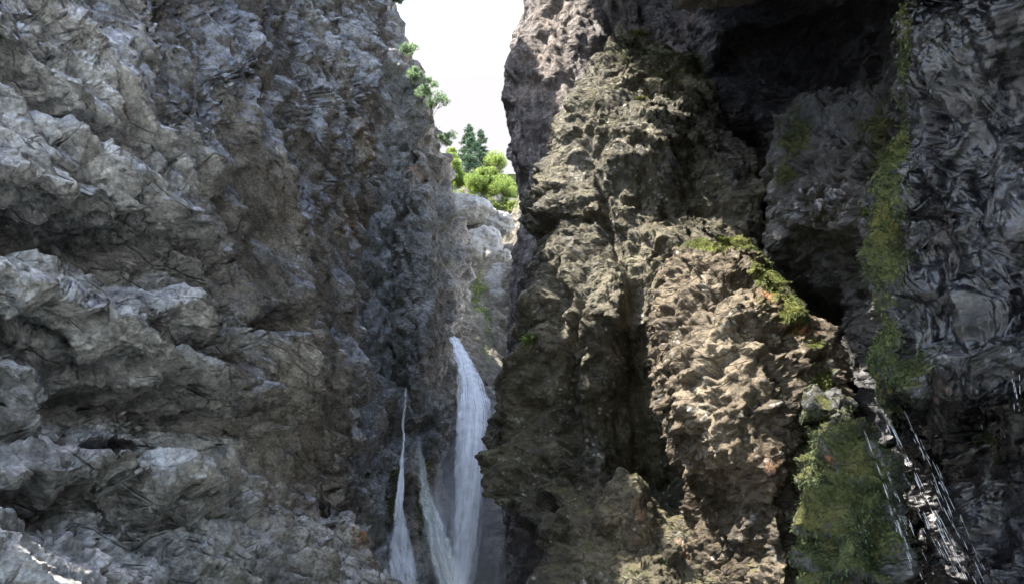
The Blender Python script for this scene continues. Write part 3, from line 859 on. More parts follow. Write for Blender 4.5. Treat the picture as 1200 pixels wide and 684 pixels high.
# ------------------------------------------------------------------ overhang added out of view, its rim shaped to shade the right side
SUN = np.array([-.45, -.17, .87]); SUN /= np.linalg.norm(SUN)
edge = []
for P_ in (at(660, -60, 19), at(700, 10, 17), at(730, 45, 15.3), at(800, 110, 14), at(862, 220, 13), at(905, 290, 12), at(965, 320, 9), at(1036, 260, 6.3), at(1000, 400, 6.0), at(925, 520, 6.2), at(885, 780, 5.6)):
    edge.append(P_ + SUN * float(np.interp(len(edge), [0, 4, 7], [7.5, 7.5, 8.0])))
edge.append(edge[-1] + W(-1.2, -4, .5)); edge.append(edge[-1] + W(1.5, -6, .5))
rows = []
for k, (dx, z) in enumerate(((11, 5), (7, 4), (3, 2.5), (.6, .9), (0, 0), (.4, -.6), (3, -1.4), (7, -2.2), (11, -3))):
    rows.append([e + W(dx, -dx * .15, z) for e in edge])
shade_roof, _, _, _ = rock('cliff', rows, [
    dict(size=(2.5, 2.5, 2.5), mn=1.2, step=.6, warp=.5, blur=2),
    dict(size=(.8, .8, .8), mn=.4, step=.3, warp=.5, blur=2),
], M['tall'], sign=-1, seed=121, res=6)
tag(shade_roof, 'added overhang out of view that shades the right side of the gorge', 'cliff', kind='structure')

# ------------------------------------------------------------------ where a line of sight meets the rock
bpy.context.view_layer.update()
DG = bpy.context.evaluated_depsgraph_get()
from mathutils import Vector
def hit(px, py, off=0.0, default=20.0):
    d = Vector(ray(px, py)).normalized()
    ok, loc, nrm, i, ob, mx = sc.ray_cast(DG, Vector(CAM), d)
    if not ok: return at(px, py, default), np.array([0, -1.0, 0])
    n = np.array(nrm)
    if np.dot(n, d) > 0: n = -n
    return np.array(loc) + n * off, n

def mesh_batch(V, Fc):
    off = 0; vs = []; fs = []
    for v, f in zip(V, Fc):
        vs.append(v); fs.append(f + off); off += len(v)
    return np.concatenate(vs), np.concatenate(fs)

# ------------------------------------------------------------------ foliage materials
def leaf_mat(name, a, b, trans=.35):
    t = NT(name)
    oi = t.node('ShaderNodeNewGeometry')
    n = t.noise(t.coord(), 1.3, 5, .7)
    c = t.mix(t.ramp(n, [(.38, 0), (.62, 1)]), a, b)
    r = t.ramp(oi.outputs['Random Per Island'], [(0, .55), (1, 1.4)])
    c = t.mix(1.0, c, r, 'MULTIPLY')
    t.l.new(c, t.bsdf.inputs['Base Color']); t.bsdf.inputs['Roughness'].default_value = .7
    tr = t.node('ShaderNodeBsdfTranslucent'); t.l.new(c, tr.inputs['Color'])
    m = t.node('ShaderNodeMixShader'); m.inputs[0].default_value = trans
    t.l.new(t.bsdf.outputs[0], m.inputs[1]); t.l.new(tr.outputs[0], m.inputs[2]); t.l.new(m.outputs[0], t.out.inputs[0])
    return t.m
LM = leaf_mat('broad_leaves', (.17, .25, .06), (.30, .37, .10), .6)
CM = leaf_mat('conifer_needles', (.055, .10, .06), (.10, .16, .08), .3)
SM = leaf_mat('rim_leaves', (.20, .29, .17), (.28, .38, .22), .7)
MM = leaf_mat('moss_fronds', (.030, .048, .014), (.06, .082, .024), .15)
MB = leaf_mat('moss_fronds_bright', (.075, .10, .02), (.13, .15, .035), .2)
bk = NT('bark'); bk.bsdf.inputs['Base Color'].default_value = (.09, .07, .05, 1); bk.bsdf.inputs['Roughness'].default_value = .9
bk.l.new(bk.ramp(bk.noise(bk.coord((4, 4, 1)), 5, 6), [(.3, (.05, .04, .03)), (.7, (.14, .11, .08))]), bk.bsdf.inputs['Base Color'])
BARK = bk.m

def tube(pts, rad, k=6):
    pts = np.asarray(pts, float); n = len(pts)
    rad = np.broadcast_to(np.asarray(rad, float), (n,))
    t = np.gradient(pts, axis=0); t /= np.linalg.norm(t, axis=1, keepdims=True) + 1e-9
    ref = np.where(np.abs(t[:, 2:3]) > .9, np.array([[1., 0, 0]]), np.array([[0., 0, 1]]))
    a = np.cross(t, ref); a /= np.linalg.norm(a, axis=1, keepdims=True) + 1e-9
    b = np.cross(t, a)
    th = np.arange(k) / k * 2 * np.pi
    v = pts[:, None] + rad[:, None, None] * (np.cos(th)[None, :, None] * a[:, None] + np.sin(th)[None, :, None] * b[:, None])
    i = np.arange(n - 1)[:, None]; j = np.arange(k)[None]
    f = np.stack([i * k + j, i * k + (j + 1) % k, (i + 1) * k + (j + 1) % k, (i + 1) * k + j], -1).reshape(-1, 4)
    return v.reshape(-1, 3), f

def leaves(C, size, flat=.0, down=0.0, asp=.5):
    """a small folded four-cornered leaf at each centre"""
    n = len(C)
    d = rng.normal(size=(n, 3)); d[:, 2] = d[:, 2] * (1 - flat) - down; d /= np.linalg.norm(d, axis=1, keepdims=True)
    r = rng.normal(size=(n, 3)); s = np.cross(d, r); s /= np.linalg.norm(s, axis=1, keepdims=True)
    L = (size * rng.uniform(.6, 1.3, n))[:, None]
    v = np.stack([C, C + d * L * .5 + s * L * asp * .5, C + d * L, C + d * L * .5 - s * L * asp * .5], 1)
    f = np.arange(n * 4).reshape(n, 4)
    return v.reshape(-1, 3), f

def conifer(base, H, Rr, label, group):
    root = empty('conifer_tree', base)
    tag(root, label, 'tree', group)
    z = np.linspace(0, H, 14)
    v, f = tube(np.stack([.03 * np.sin(z * 2), .03 * np.cos(z * 1.7), z], 1), np.interp(z, [0, H], [.14, .015]) * H / 6)
    mesh_obj('trunk', v, f, BARK, root)
    V, Fc, C = [], [], []
    zz = H * .12
    while zz < H * .97:
        rr = Rr * (1 - zz / H) ** .8 + .08
        for k in range(int(rng.integers(4, 7))):
            a = rng.uniform(0, 2 * np.pi); l = rr * rng.uniform(.65, 1.15); s = np.linspace(0, 1, 6)
            p = np.stack([np.cos(a) * l * s, np.sin(a) * l * s, zz + l * (.10 * s - .38 * s * s + .12 * s ** 4)], 1)
            v, f = tube(p, np.interp(s, [0, 1], [.025, .006]), 3); V.append(v); Fc.append(f)
            m = int(26 * l / Rr + 8)
            q = rng.uniform(.12, 1, m)
            side = np.array([-np.sin(a), np.cos(a), 0])
            c = np.stack([np.interp(q, s, p[:, i]) for i in range(3)], 1) + side * (rng.normal(0, .13, m) * l * (1.1 - q))[:, None]
            c[:, 2] -= rng.uniform(0, .10, m) * l
            C.append(c)
        zz += H * .035 * rng.uniform(.7, 1.3)
    v, f = mesh_batch(V, Fc); o_ = mesh_obj('branches', v, f, BARK, root); o_['kind'] = 'stuff'
    C = np.concatenate(C); C = np.repeat(C, 3, 0) + rng.normal(0, .035, (len(C) * 3, 3))
    v, f = leaves(C, .15 * H / 6, .4, .35, .45); mesh_obj('crown', v, f, CM, root)

def broadleaf(name, base, H, Rr, n, size, mat, label, group, lean=(0, 0), cat='tree', lumps=9, trunk='trunk'):
    root = empty(name, base)
    tag(root, label, cat, group)
    V, Fc, C = [], [], []
    s = np.linspace(0, 1, 6)
    for k in range(lumps):
        a = rng.uniform(0, 2 * np.pi); rr = Rr * rng.uniform(.1, .8); h = H * rng.uniform(.35, .95)
        end = np.array([np.cos(a) * rr + lean[0], np.sin(a) * rr + lean[1], h])
        p = end * s[:, None] ** np.array([1.4, 1.4, .9]) + rng.normal(0, .015 * H, (6, 3)) * s[:, None]
        v, f = tube(p, np.interp(s, [0, 1], [.012 * H, .003 * H]), 4); V.append(v); Fc.append(f)
        m = n // lumps
        lr = Rr * rng.uniform(.3, .55)
        u = rng.normal(size=(m, 3)); u /= np.linalg.norm(u, axis=1, keepdims=True)
        u *= (rng.uniform(0, 1, m) ** .45)[:, None] * lr * np.array([1, 1, .75])
        keep = perlin(((end + u) / (Rr * .28)).astype(np.float32), 9) > -.12
        C.append((end + u)[keep])
        for t_ in range(4):
            e2 = end + rng.normal(size=3) * lr * .5
            v, f = tube(np.stack([p[3], (p[3] + e2) / 2 + [0, 0, .02 * H], e2]), [.007 * H, .005 * H, .002 * H], 3); V.append(v); Fc.append(f)
    v, f = mesh_batch(V, Fc); mesh_obj(trunk, v, f, BARK, root)
    C = np.concatenate(C); v, f = leaves(C, size, .2, .15, .6); mesh_obj('crown', v, f, mat, root)

conifer(at(547, 246, 47), 8.0, 2.0, 'tall dark conifer with the highest pointed top in the sky gap', 'trees above the gully')
conifer(at(562, 246, 49), 7.8, 1.7, 'slimmer dark conifer just right of the tallest conifer', 'trees above the gully')
for (px, py, Y, H, Rr, lab) in ((580, 244, 46, 4.9, 1.5, 'taller round topped green tree right of the two conifers'),
        (537, 240, 43, 2.9, 1.3, 'light green broadleaf tree leaning on the left rim under the conifers'),
        (562, 250, 42, 3.2, 1.6, 'bright yellow green bushy tree in front of the conifer trunks'),
        (592, 256, 41, 3.2, 1.4, 'low yellow green tree against the right cliff edge'),
        (529, 216, 44, 3.0, .9, 'narrow pale green tree at the top of the left cliff rim')):
    broadleaf('leafy_tree', at(px, py, Y), H, Rr, 26000, .09, LM, lab, 'trees above the gully')
for (px, py, Y, r, lab) in ((458, 12, 17.2, .33, 'small leafy shrub at the very top edge of the left cliff'), (471, 72, 21.5, .42, 'bushy green shrub halfway up the left rim beside a grassy lip'),
        (480, 98, 22.5, .4, 'thin shrub on a notch of the left rim'), (494, 122, 23.2, .55, 'airy shrub reaching out over the left rim against white sky'),
        (504, 142, 23.6, .6, 'widest airy shrub on the left rim above the conifers'), (513, 178, 24, .45, 'low shrub on the left rim beside the far trees')):
    b = at(px, py, Y)
    broadleaf('rim_shrub', b, r * 1.9, r, 2600, .06, SM, lab, 'shrubs along the left rim', lean=(r * .6, -.1), cat='shrub', lumps=6, trunk='stem')

# ------------------------------------------------------------------ moss fronds and grass
def tufts(name, P, N, Z, n, size, mat, label, box=None, thr=.45, cat='moss', jag=1.0):
    w = Z[..., 0].copy()
    px, py = proj(P)
    if box is not None:
        w *= (px > box[0]) & (py > box[1]) & (px < box[2]) & (py < box[3])
    pat = fbm(P.reshape(-1, 3) * 2.6, 3, 77).reshape(w.shape)
    w = np.clip(w + pat * .9 - thr + .25 * np.clip(N[..., 2], -.5, 1), 0, 1)
    w[-1] = 0; w[:, -1] = 0
    du = np.linalg.norm(np.diff(P, axis=1), axis=2); dv = np.linalg.norm(np.diff(P, axis=0), axis=2)
    w[:-1, :-1] *= np.minimum(du[:-1] * dv[:, :-1], .02)
    pr = w.ravel() / w.sum()
    i = rng.choice(w.size, n, p=pr)
    p = P.reshape(-1, 3)[i]; nn = N.reshape(-1, 3)[i]
    p = p + rng.normal(0, size * .4, (n, 3)) - nn * size * .25
    d = nn * .8 + rng.normal(0, .55 * jag, (n, 3)) + np.array([0, 0, -.35]); d /= np.linalg.norm(d, axis=1, keepdims=True)
    s = np.cross(d, rng.normal(size=(n, 3))); s /= np.linalg.norm(s, axis=1, keepdims=True)
    L = (size * rng.uniform(.5, 1.5, n))[:, None]
    tip = p + d * L; tip[:, 2] -= L[:, 0] * .35
    mid = p + d * L * .6
    v = np.stack([p + s * L * .14, mid + s * L * .2, tip, mid - s * L * .2, ], 1)
    o = mesh_obj(name, v.reshape(-1, 3), np.arange(n * 4).reshape(n, 4), mat, smooth=False)
    tag(o, label, cat, kind='stuff')
tufts('moss', NP_, NN, NZ, 95000, .024, MM, 'green moss running down the near right wall', thr=.35)
tufts('moss', MP, MN, MZ, 80000, .026, MM, 'dense green moss hanging over the bottom right ledge', thr=.15)
tufts('moss', KP, KN, KZ, 20000, .03, MM, 'dark patchy moss on the outcrop in the recess')
tufts('moss', IP, IN_, IZ, 24000, .024, MB, 'yellow green moss on the shoulder of the boulder', thr=.4)
tufts('moss', HP, HN, HZ, 26000, .04, MM, 'thin olive moss over the top of the central buttress', thr=.3)
tufts('moss', JP, JN, JZ, 9000, .05, MM, 'moss edging the ridge above the dark recess', thr=.4)
tufts('grass', DP, DN, DZ, 9000, .13, LM, 'bright grass on the ledges of the far gully', thr=.45, cat='grass')
tufts('grass', BP, BN, BZ, 9000, .07, MM, 'green growth around the water on the back left wall', thr=.45, cat='grass')

def plant_tuft(px, py, n, size, mat, label):
    p, nn = hit(px, py, .0)
    root_v = []
    k = 6
    V, Fc = [], []
    for i in range(n):
        a = rng.uniform(0, 2 * np.pi)
        d = nn * .5 + np.array([np.cos(a), np.sin(a) * .5, rng.uniform(.2, 1.1)]); d /= np.linalg.norm(d)
        L = size * rng.uniform(.6, 1.2); s = np.linspace(0, 1, 4)[:, None]
        c = p + rng.normal(0, size * .15, 3) + d * L * s + np.array([0, 0, -.45]) * L * s ** 2
        w_ = np.cross(d, [0, 0, 1.]); w_ /= np.linalg.norm(w_) + 1e-9
        wd = np.array([.06, .09, .06, .004])[:, None] * size
        v = np.concatenate([c + w_ * wd, c - w_ * wd])
        V.append(v); Fc.append(np.array([[j, j + 1, j + 5, j + 4] for j in range(3)]))
    v, f = mesh_batch(V, Fc)
    o = mesh_obj('fern', v, f, mat, smooth=False)
    tag(o, label, 'plant', 'small plants rooted in the rock')
plant_tuft(622, 396, 45, .22, LM, 'bright green tuft growing alone on the left edge of the buttress')
plant_tuft(748, 42, 50, .28, MB, 'leafy tuft on the summit of the central buttress')
plant_tuft(752, 118, 30, .2, MB, 'small tuft on the upper face of the central buttress')
plant_tuft(848, 283, 34, .14, MB, 'tuft on the very top of the boulder')
plant_tuft(428, 556, 36, .2, MB, 'tuft under the rust stained hollow left of the small cascade')
plant_tuft(1018, 252, 40, .12, MM, 'hanging fern on the mossy edge of the near right wall')

# ------------------------------------------------------------------ boulders
def stone(px, py, Y, r, mat, label, seed, sc3=(1, 1, 1), group=None):
    nu, nv = 90, 60
    u = np.linspace(0, 2 * np.pi, nu, endpoint=False); v = np.linspace(.0, np.pi, nv)
    U, Vv = np.meshgrid(u, v)
    D = np.stack([np.cos(U) * np.sin(Vv), np.sin(U) * np.sin(Vv), np.cos(Vv)], -1).reshape(-1, 3)
    D *= (1 / np.maximum(1e-6, (np.abs(D) ** 2.3).sum(1, keepdims=True) ** (1 / 2.3)))
    a, _ = blocks(D * 1.1 + seed, seed, S=3.0); b_, _ = blocks(D * 3 + seed, seed + 3, S=4.0)
    Pp = D * (1 + .32 * a + .12 * b_ + .4 * fbm(D * 1.3 + seed, 3, seed))[:, None] * r * np.asarray(sc3)
    idx = np.arange(nu * nv).reshape(nv, nu); nx = np.roll(idx, -1, 1)
    f = np.stack([idx[:-1].ravel(), idx[1:].ravel(), nx[1:].ravel(), nx[:-1].ravel()], 1)
    o = mesh_obj('boulder', Pp, f, mat, smooth=False)
    o.location = at(px, py, Y)
    tag(o, label, 'boulder', group)
g_ = 'boulders lodged in the far gully'
M['gully'] = rock_mat('gully_boulder_rock', (.045, .038, .029), (.09, .077, .058), (.15, .13, .10), bscale=2)
stone(567, 288, 33, .85, M['gully'], 'dark rounded boulder lodged in the middle of the far gully', 3, (1, 1, 1.1), g_)
stone(586, 262, 34.5, .62, M['gully'], 'grey boulder at the head of the far gully against the right cliff', 4, (1.1, 1, .9), g_)
stone(547, 246, 37, .95, M['gully'], 'broad shaded block directly under the grassy rim', 5, (1.5, 1, .8), g_)
stone(580, 300, 31, .38, M['far'], 'pale small boulder right below the dark rounded one', 6, (1, 1, .8), g_)
stone(590, 300, 30, .34, M['far'], 'smallest pale stone touching the right cliff in the gully', 7, (1, 1, .8), g_)

# ------------------------------------------------------------------ water
def water_mat(name, alpha_lo, alpha_hi, sx=9, sy=.9, tint=(.96, .97, .99), base=0.0, edge=True):
    t = NT(name)
    at_ = t.node('ShaderNodeAttribute', attribute_name='zone')       # r across 0..1, g along 0..1, b strength
    sep = t.node('ShaderNodeSeparateColor'); t.l.new(at_.outputs['Color'], sep.inputs[0])
    cb = t.node('ShaderNodeCombineXYZ')
    t.l.new(t.math('MULTIPLY', sep.outputs[0], sx), cb.inputs[0]); t.l.new(t.math('MULTIPLY', sep.outputs[1], sy), cb.inputs[1])
    n1 = t.noise(cb.outputs[0], 1.0, 8, .62, .35)
    n2 = t.noise(t.coord(), 5.0, 6, .65)
    a = t.math('ADD', t.math('MULTIPLY', n1, .75), t.math('MULTIPLY', n2, .25))
    a = t.ramp(a, [(.38, alpha_lo), (.62, alpha_hi)])
    rag = t.ramp(t.math('ADD', at_.outputs['Alpha'], t.math('MULTIPLY', t.math('SUBTRACT', t.math('ADD', t.math('MULTIPLY', n1, .5), t.math('MULTIPLY', n2, .5)), .5), 1.5)), [(.12, 0), (.6, 1)])
    a = t.math('MULTIPLY', t.math('MULTIPLY', a, rag), sep.outputs[2], True)
    tr = t.node('ShaderNodeBsdfTransparent')
    di = t.node('ShaderNodeBsdfDiffuse'); di.inputs['Color'].default_value = (*tint, 1)
    tl = t.node('ShaderNodeBsdfTranslucent'); tl.inputs['Color'].default_value = (*tint, 1)
    m0 = t.node('ShaderNodeMixShader'); m0.inputs[0].default_value = .12
    t.l.new(di.outputs[0], m0.inputs[1]); t.l.new(tl.outputs[0], m0.inputs[2])
    m1 = t.node('ShaderNodeMixShader'); t.l.new(a, m1.inputs[0]); t.l.new(tr.outputs[0], m1.inputs[1]); t.l.new(m0.outputs[0], m1.inputs[2])
    t.l.new(m1.outputs[0], t.out.inputs[0])
    return t.m
WF = water_mat('falling_white_water', .45, 1.0, 5.5, 1.4)
WG = water_mat('green_tinted_veil', .0, .7, 8, 1.6, tint=(.84, .88, .80))
WV = water_mat('thin_water_veil', .0, .75, 9, 1.6)
st_ = NT('water_strand'); st_.bsdf.inputs['Base Color'].default_value = (.85, .88, .92, 1); st_.bsdf.inputs['Roughness'].default_value = .15
st_.bsdf.inputs['Alpha'].default_value = .3
WS = st_.m
dr = NT('bright_drops'); dr.bsdf.inputs['Base Color'].default_value = (.9, .92, .95, 1); dr.bsdf.inputs['Roughness'].default_value = .08; dr.bsdf.inputs['Alpha'].default_value = .4
WD = dr.m

def curtain(name, spec, Yf, thick, mat, parent, strength, nv=260, nu=48, seed=0):
    """closed body of falling water between two outlines: spec rows (py, left px, right px)"""
    py = np.linspace(spec[0][0], spec[-1][0], nv)
    l = np.interp(py, [a for a, _, _ in spec], [b for _, b, _ in spec]); r = np.interp(py, [a for a, _, _ in spec], [c for _, _, c in spec])
    l = blur(l[:, None], 6)[:, 0]; r = blur(r[:, None], 6)[:, 0]
    th = np.arange(nu) / nu * 2 * np.pi
    P = np.zeros((nv, nu, 3)); Z = np.zeros((nv, nu, 4))
    for i in range(nv):
        Y = Yf(py[i])
        A = at(l[i], py[i], Y); B = at(r[i], py[i], Y)
        c = (A + B) / 2; hx = (B - A) / 2
        P[i] = c + np.cos(th)[:, None] * hx + np.sin(th)[:, None] * np.array([0, -thick(py[i]), 0])
        Z[i, :, 0] = (np.cos(th) + 1) / 2 + (np.sin(th) < 0) * 3.3; Z[i, :, 1] = i / nv * 3
        e = (1 - np.abs(np.cos(th)) ** 2) ** .8
        Z[i, :, 2] = strength(py[i]); Z[i, :, 3] = e
    dz = perlin((P.reshape(-1, 3) * np.array([4, 4, 1.2])).astype(np.float32), seed + 3).reshape(nv, nu) * .12 + perlin((P.reshape(-1, 3) * np.array([11, 11, 4])).astype(np.float32), seed + 4).reshape(nv, nu) * .06
    P[..., 0] += dz * .7; P[..., 1] -= np.abs(dz)
    idx = np.arange(nv * nu).reshape(nv, nu); nx = np.roll(idx, -1, 1)
    f = np.stack([idx[:-1].ravel(), nx[:-1].ravel(), nx[1:].ravel(), idx[1:].ravel()], 1)
    return mesh_obj(name, P.reshape(-1, 3), f, mat, parent, True, {'zone': Z.reshape(-1, 4)})

wf = empty('waterfall', at(545, 700, 18.6))
tag(wf, 'tall white main waterfall arcing out of the slot between the back wall and the buttress', 'waterfall')
Yw = lambda y: float(np.interp(y, [395, 440, 560, 760], [21.0, 19.6, 18.0, 16.4]))
def child_fix(o, root):
    o.parent = root; o.matrix_parent_inverse = root.matrix_world.inverted()
bpy.context.view_layer.update()
parts = []
parts.append(curtain('water_jet', [(396, 526, 536), (405, 528, 543), (425, 536, 555), (450, 538, 567), (475, 537, 575), (490, 536, 576), (530, 533, 573), (565, 532, 571), (610, 529, 565), (684, 526, 556), (780, 522, 552)],
    Yw, lambda y: float(np.interp(y, [396, 480, 780], [.06, .4, .6])), WF, None, lambda y: float(np.interp(y, [396, 480, 560, 640, 780], [1.2, 1.1, .85, .65, .6]))))
parts.append(curtain('water_jet', [(396, 529, 533), (405, 531, 540), (425, 541, 554), (450, 548, 565), (475, 552, 571), (530, 551, 569), (600, 546, 561), (684, 538, 552), (780, 532, 548)],
    lambda y: Yw(y) + .12, lambda y: .18, WF, None, lambda y: float(np.interp(y, [396, 480, 600, 780], [1.2, 1.0, .7, .6])), seed=5))
parts.append(curtain('side_veil', [(416, 534, 537), (430, 536, 541), (470, 535, 541), (530, 534, 540), (600, 533, 540), (684, 528, 538), (780, 524, 534)],
    lambda y: Yw(y) + .5, lambda y: .08, WV, None, lambda y: .9, seed=9))
V, Fc = [], []
for k in range(120):
    f0 = rng.uniform(0, 1); y0 = rng.uniform(400, 640); L = rng.uniform(25, 90)
    ys = np.linspace(y0, min(y0 + L, 760), 7)
    lx = np.interp(ys, [396, 425, 475, 530, 600, 684, 780], [529, 537, 536, 533, 529, 525, 521]); rx = np.interp(ys, [396, 425, 450, 475, 530, 610, 684, 780], [534, 556, 569, 577, 575, 567, 559, 555])
    p = np.array([at(a + (b - a) * f0, y, Yw(y) - .35 - .2 * math.sin(k)) for a, b, y in zip(lx, rx, ys)])
    p += rng.normal(0, .012, p.shape)
    v, f = tube(p, np.array([.001, .005, .007, .007, .006, .004, .001]) * rng.uniform(.4, 1.3), 4); V.append(v); Fc.append(f)
v, f = mesh_batch(V, Fc)
parts.append(mesh_obj('spray', v, f, WS))
for o in parts:
    o.parent = wf; o.matrix_parent_inverse = wf.matrix_world.inverted()

def cascade(name, paths, n, spread, rad, mat, label, group=None, off=.05):
    """strands of water running down over the rock, laid on the surface they meet"""
    V, Fc = [], []
    for path in paths:
        pts, w0, w1 = path
        ys = np.array([b for _, b in pts]); xs = np.array([a for a, _ in pts])
        for k in range(n):
            u = rng.normal(0, .38)
            a, b = sorted(rng.uniform(0, 1, 2)); 
            if b - a < .25: b = min(1, a + .35)
            yy = np.linspace(ys[0] + a * (ys[-1] - ys[0]), ys[0] + b * (ys[-1] - ys[0]), 12)
            ff = (yy - ys[0]) / (ys[-1] - ys[0])
            xx = np.interp(yy, ys, xs) + u * (w0 + (w1 - w0) * ff) + rng.normal(0, .25, 12)
            P = np.array([hit(x, y, off)[0] for x, y in zip(xx, yy)])
            D = np.linalg.norm(P - CAM, axis=1); D2 = np.minimum(D, np.median(D) + .35); P = CAM + (P - CAM) * (D2 / D)[:, None]
            v, f = tube(P, np.concatenate([[.1], np.ones(10), [.1]]) * rad * rng.uniform(.4, 1.5), 4); V.append(v); Fc.append(f)
    v, f = mesh_batch(V, Fc)
    o = mesh_obj(name, v, f, mat)
    tag(o, label, 'cascade', group)
cascade('cascade', [([(470, 612), (462, 640), (470, 684), (474, 720)], 10, 30), ([(468, 600), (478, 650), (492, 700)], 6, 14)], 90, 1, .006, WS, 'thin cascade fanning over rock at the bottom left of the falls', 'small falls left of the main waterfall')
cascade('cascade', [([(488, 556), (500, 590), (512, 630), (528, 684), (534, 720)], 12, 16), ([(508, 552), (513, 600), (520, 650), (540, 710)], 5, 12)], 100, 1, .006, WS, 'greenish cascade sliding down moss just left of the main waterfall', 'small falls left of the main waterfall')
s1 = curtain('water_thread', [(452, 475, 476.2), (490, 473, 475), (530, 470, 473), (556, 466, 473), (575, 463, 474), (600, 462, 473), (625, 462, 472)], lambda y: float(np.interp(y, [452, 625], [15.6, 13.4])), lambda y: .05, WF, None, lambda y: float(np.interp(y, [452, 462, 540, 570, 600, 625], [.1, .5, .45, .55, .4, .0])), nv=120, nu=16, seed=13)
tag(s1, 'single thin thread of water widening into mist left of the falls', 'waterfall', 'small falls left of the main waterfall')
s3 = curtain('water_veil', [(598, 461, 474), (640, 456, 483), (684, 455, 492), (730, 455, 500)], lambda y: float(np.interp(y, [598, 730], [13.6, 11.2])), lambda y: .04, WV, None, lambda y: float(np.interp(y, [598, 625, 730], [0, .35, .45])), nv=100, nu=20, seed=17)
tag(s3, 'wide thin sheet of water under the water thread at the bottom left of the falls', 'cascade', 'small falls left of the main waterfall')
s2 = curtain('water_thread', [(500, 487, 491), (540, 488, 498), (580, 490, 508), (620, 496, 522), (684, 512, 548), (720, 518, 556)], lambda y: float(np.interp(y, [500, 720], [16.4, 12.4])), lambda y: .05, WG, None, lambda y: float(np.interp(y, [500, 530, 560, 720], [0, .25, .5, .55])), nv=120, nu=16, seed=15)
tag(s2, 'pale veil of water in front of the green cascade', 'waterfall', 'small falls left of the main waterfall')

def drip(p0, p1, n, rad_, label, group, name='falling_drops'):
    A, B = at(*p0), at(*p1); rad = rad_ * .42
    if p0[2] < 4.2:
        h0, n0 = hit(p0[0], p0[1]); y0 = h0[1] - .04
        A, B = at(p0[0], p0[1], y0), at(p1[0], p1[1], y0 - .05)
    V, Fc = [], []
    for k in range(int(n * .62) + 2):
        a = rng.uniform(0, 1) ** .9; L = rng.uniform(.015, .12)
        s = np.linspace(a, min(1, a + L), 5)[:, None]
        P = A + (B - A) * s + np.array([0, 0, -.06]) * (s ** 2 - s) * -1
        P = P + rng.normal(0, .006 + .012 * a, 3)
        v, f = tube(P, np.array([.1, .7, 1, .7, .1]) * rad * rng.uniform(.5, 1.4), 5); V.append(v); Fc.append(f)
    v, f = mesh_batch(V, Fc); o = mesh_obj(name, v, f, WD)
    tag(o, label, 'falling water', group)
gd = 'lines of drops falling from the near right overhang'
Ld = 'slanting line of bright drops falling past the dark overhang at lower right'
for (a, b, c, d, Y0, Y1, n, r) in ((1037, 483, 1132, 675, 4.9, 4.4, 46, .0028), (1060, 482, 1118, 600, 4.8, 4.5, 22, .0024), (1060, 480, 1150, 690, 4.85, 4.4, 40, .0026), (1045, 500, 1142, 700, 4.8, 4.4, 40, .0024),
        (1075, 500, 1165, 690, 4.7, 4.4, 22, .002), (1025, 520, 1098, 690, 4.9, 4.5, 26, .0024), (1052, 540, 1125, 690, 4.8, 4.4, 34, .0026)):
    drip((a, b, Y0), (c, d, Y1), n, r, Ld, gd)
drip((1011, 500, 5.0), (1080, 690, 4.6), 44, .003, 'leftmost line of drops falling from the mossy lip at lower right', gd)
gs = 'short drop lines on the mossy ledge and wall'
drip((1003, 606, 5.2), (1014, 650, 5.1), 9, .003, 'left one of two short drop lines in front of the mossy ledge', gs)
drip((1010, 604, 5.2), (1022, 648, 5.1), 9, .003, 'right one of two short drop lines in front of the mossy ledge', gs)
drip((1145, 486, 3.7), (1170, 535, 3.65), 14, .0024, 'short drop line under the wet knob right of the long lines', gs)
drip((1166, 492, 3.6), (1188, 525, 3.6), 9, .0022, 'short faint drop line nearest the right edge', gs)
drip((886, 78, 8.6), (908, 140, 8.4), 12, .004, 'faint drop line falling through the dark recess at top', gs)
drip((1183, 400, 3.5), (1192, 482, 3.5), 24, .0035, 'thin trickle running down at the right edge', gs)

# ------------------------------------------------------------------ mist round the foot of the fall
mm_ = bpy.data.materials.new('spray_mist'); mm_.use_nodes = True
mt = mm_.node_tree; mt.nodes.remove(mt.nodes['Principled BSDF'])
pv = mt.nodes.new('ShaderNodeVolumePrincipled'); pv.inputs['Color'].default_value = (.95, .96, 1, 1); pv.inputs['Density'].default_value = .2
mt.links.new(pv.outputs[0], mt.nodes['Material Output'].inputs['Volume'])
nu, nv = 24, 14
u = np.linspace(0, 2 * np.pi, nu, endpoint=False); v = np.linspace(0, np.pi, nv); U, Vv = np.meshgrid(u, v)
Pm = np.stack([np.cos(U) * np.sin(Vv) * 1.0, np.sin(U) * np.sin(Vv) * 1.4, np.cos(Vv) * 2.6], -1).reshape(-1, 3)
idx = np.arange(nu * nv).reshape(nv, nu); nx = np.roll(idx, -1, 1)
f = np.stack([idx[:-1].ravel(), idx[1:].ravel(), nx[1:].ravel(), nx[:-1].ravel()], 1)
mo = mesh_obj('mist', Pm, f, mm_); mo.location = at(545, 640, 17.6)
tag(mo, 'white mist drifting round the foot of the main waterfall', 'mist', kind='stuff')

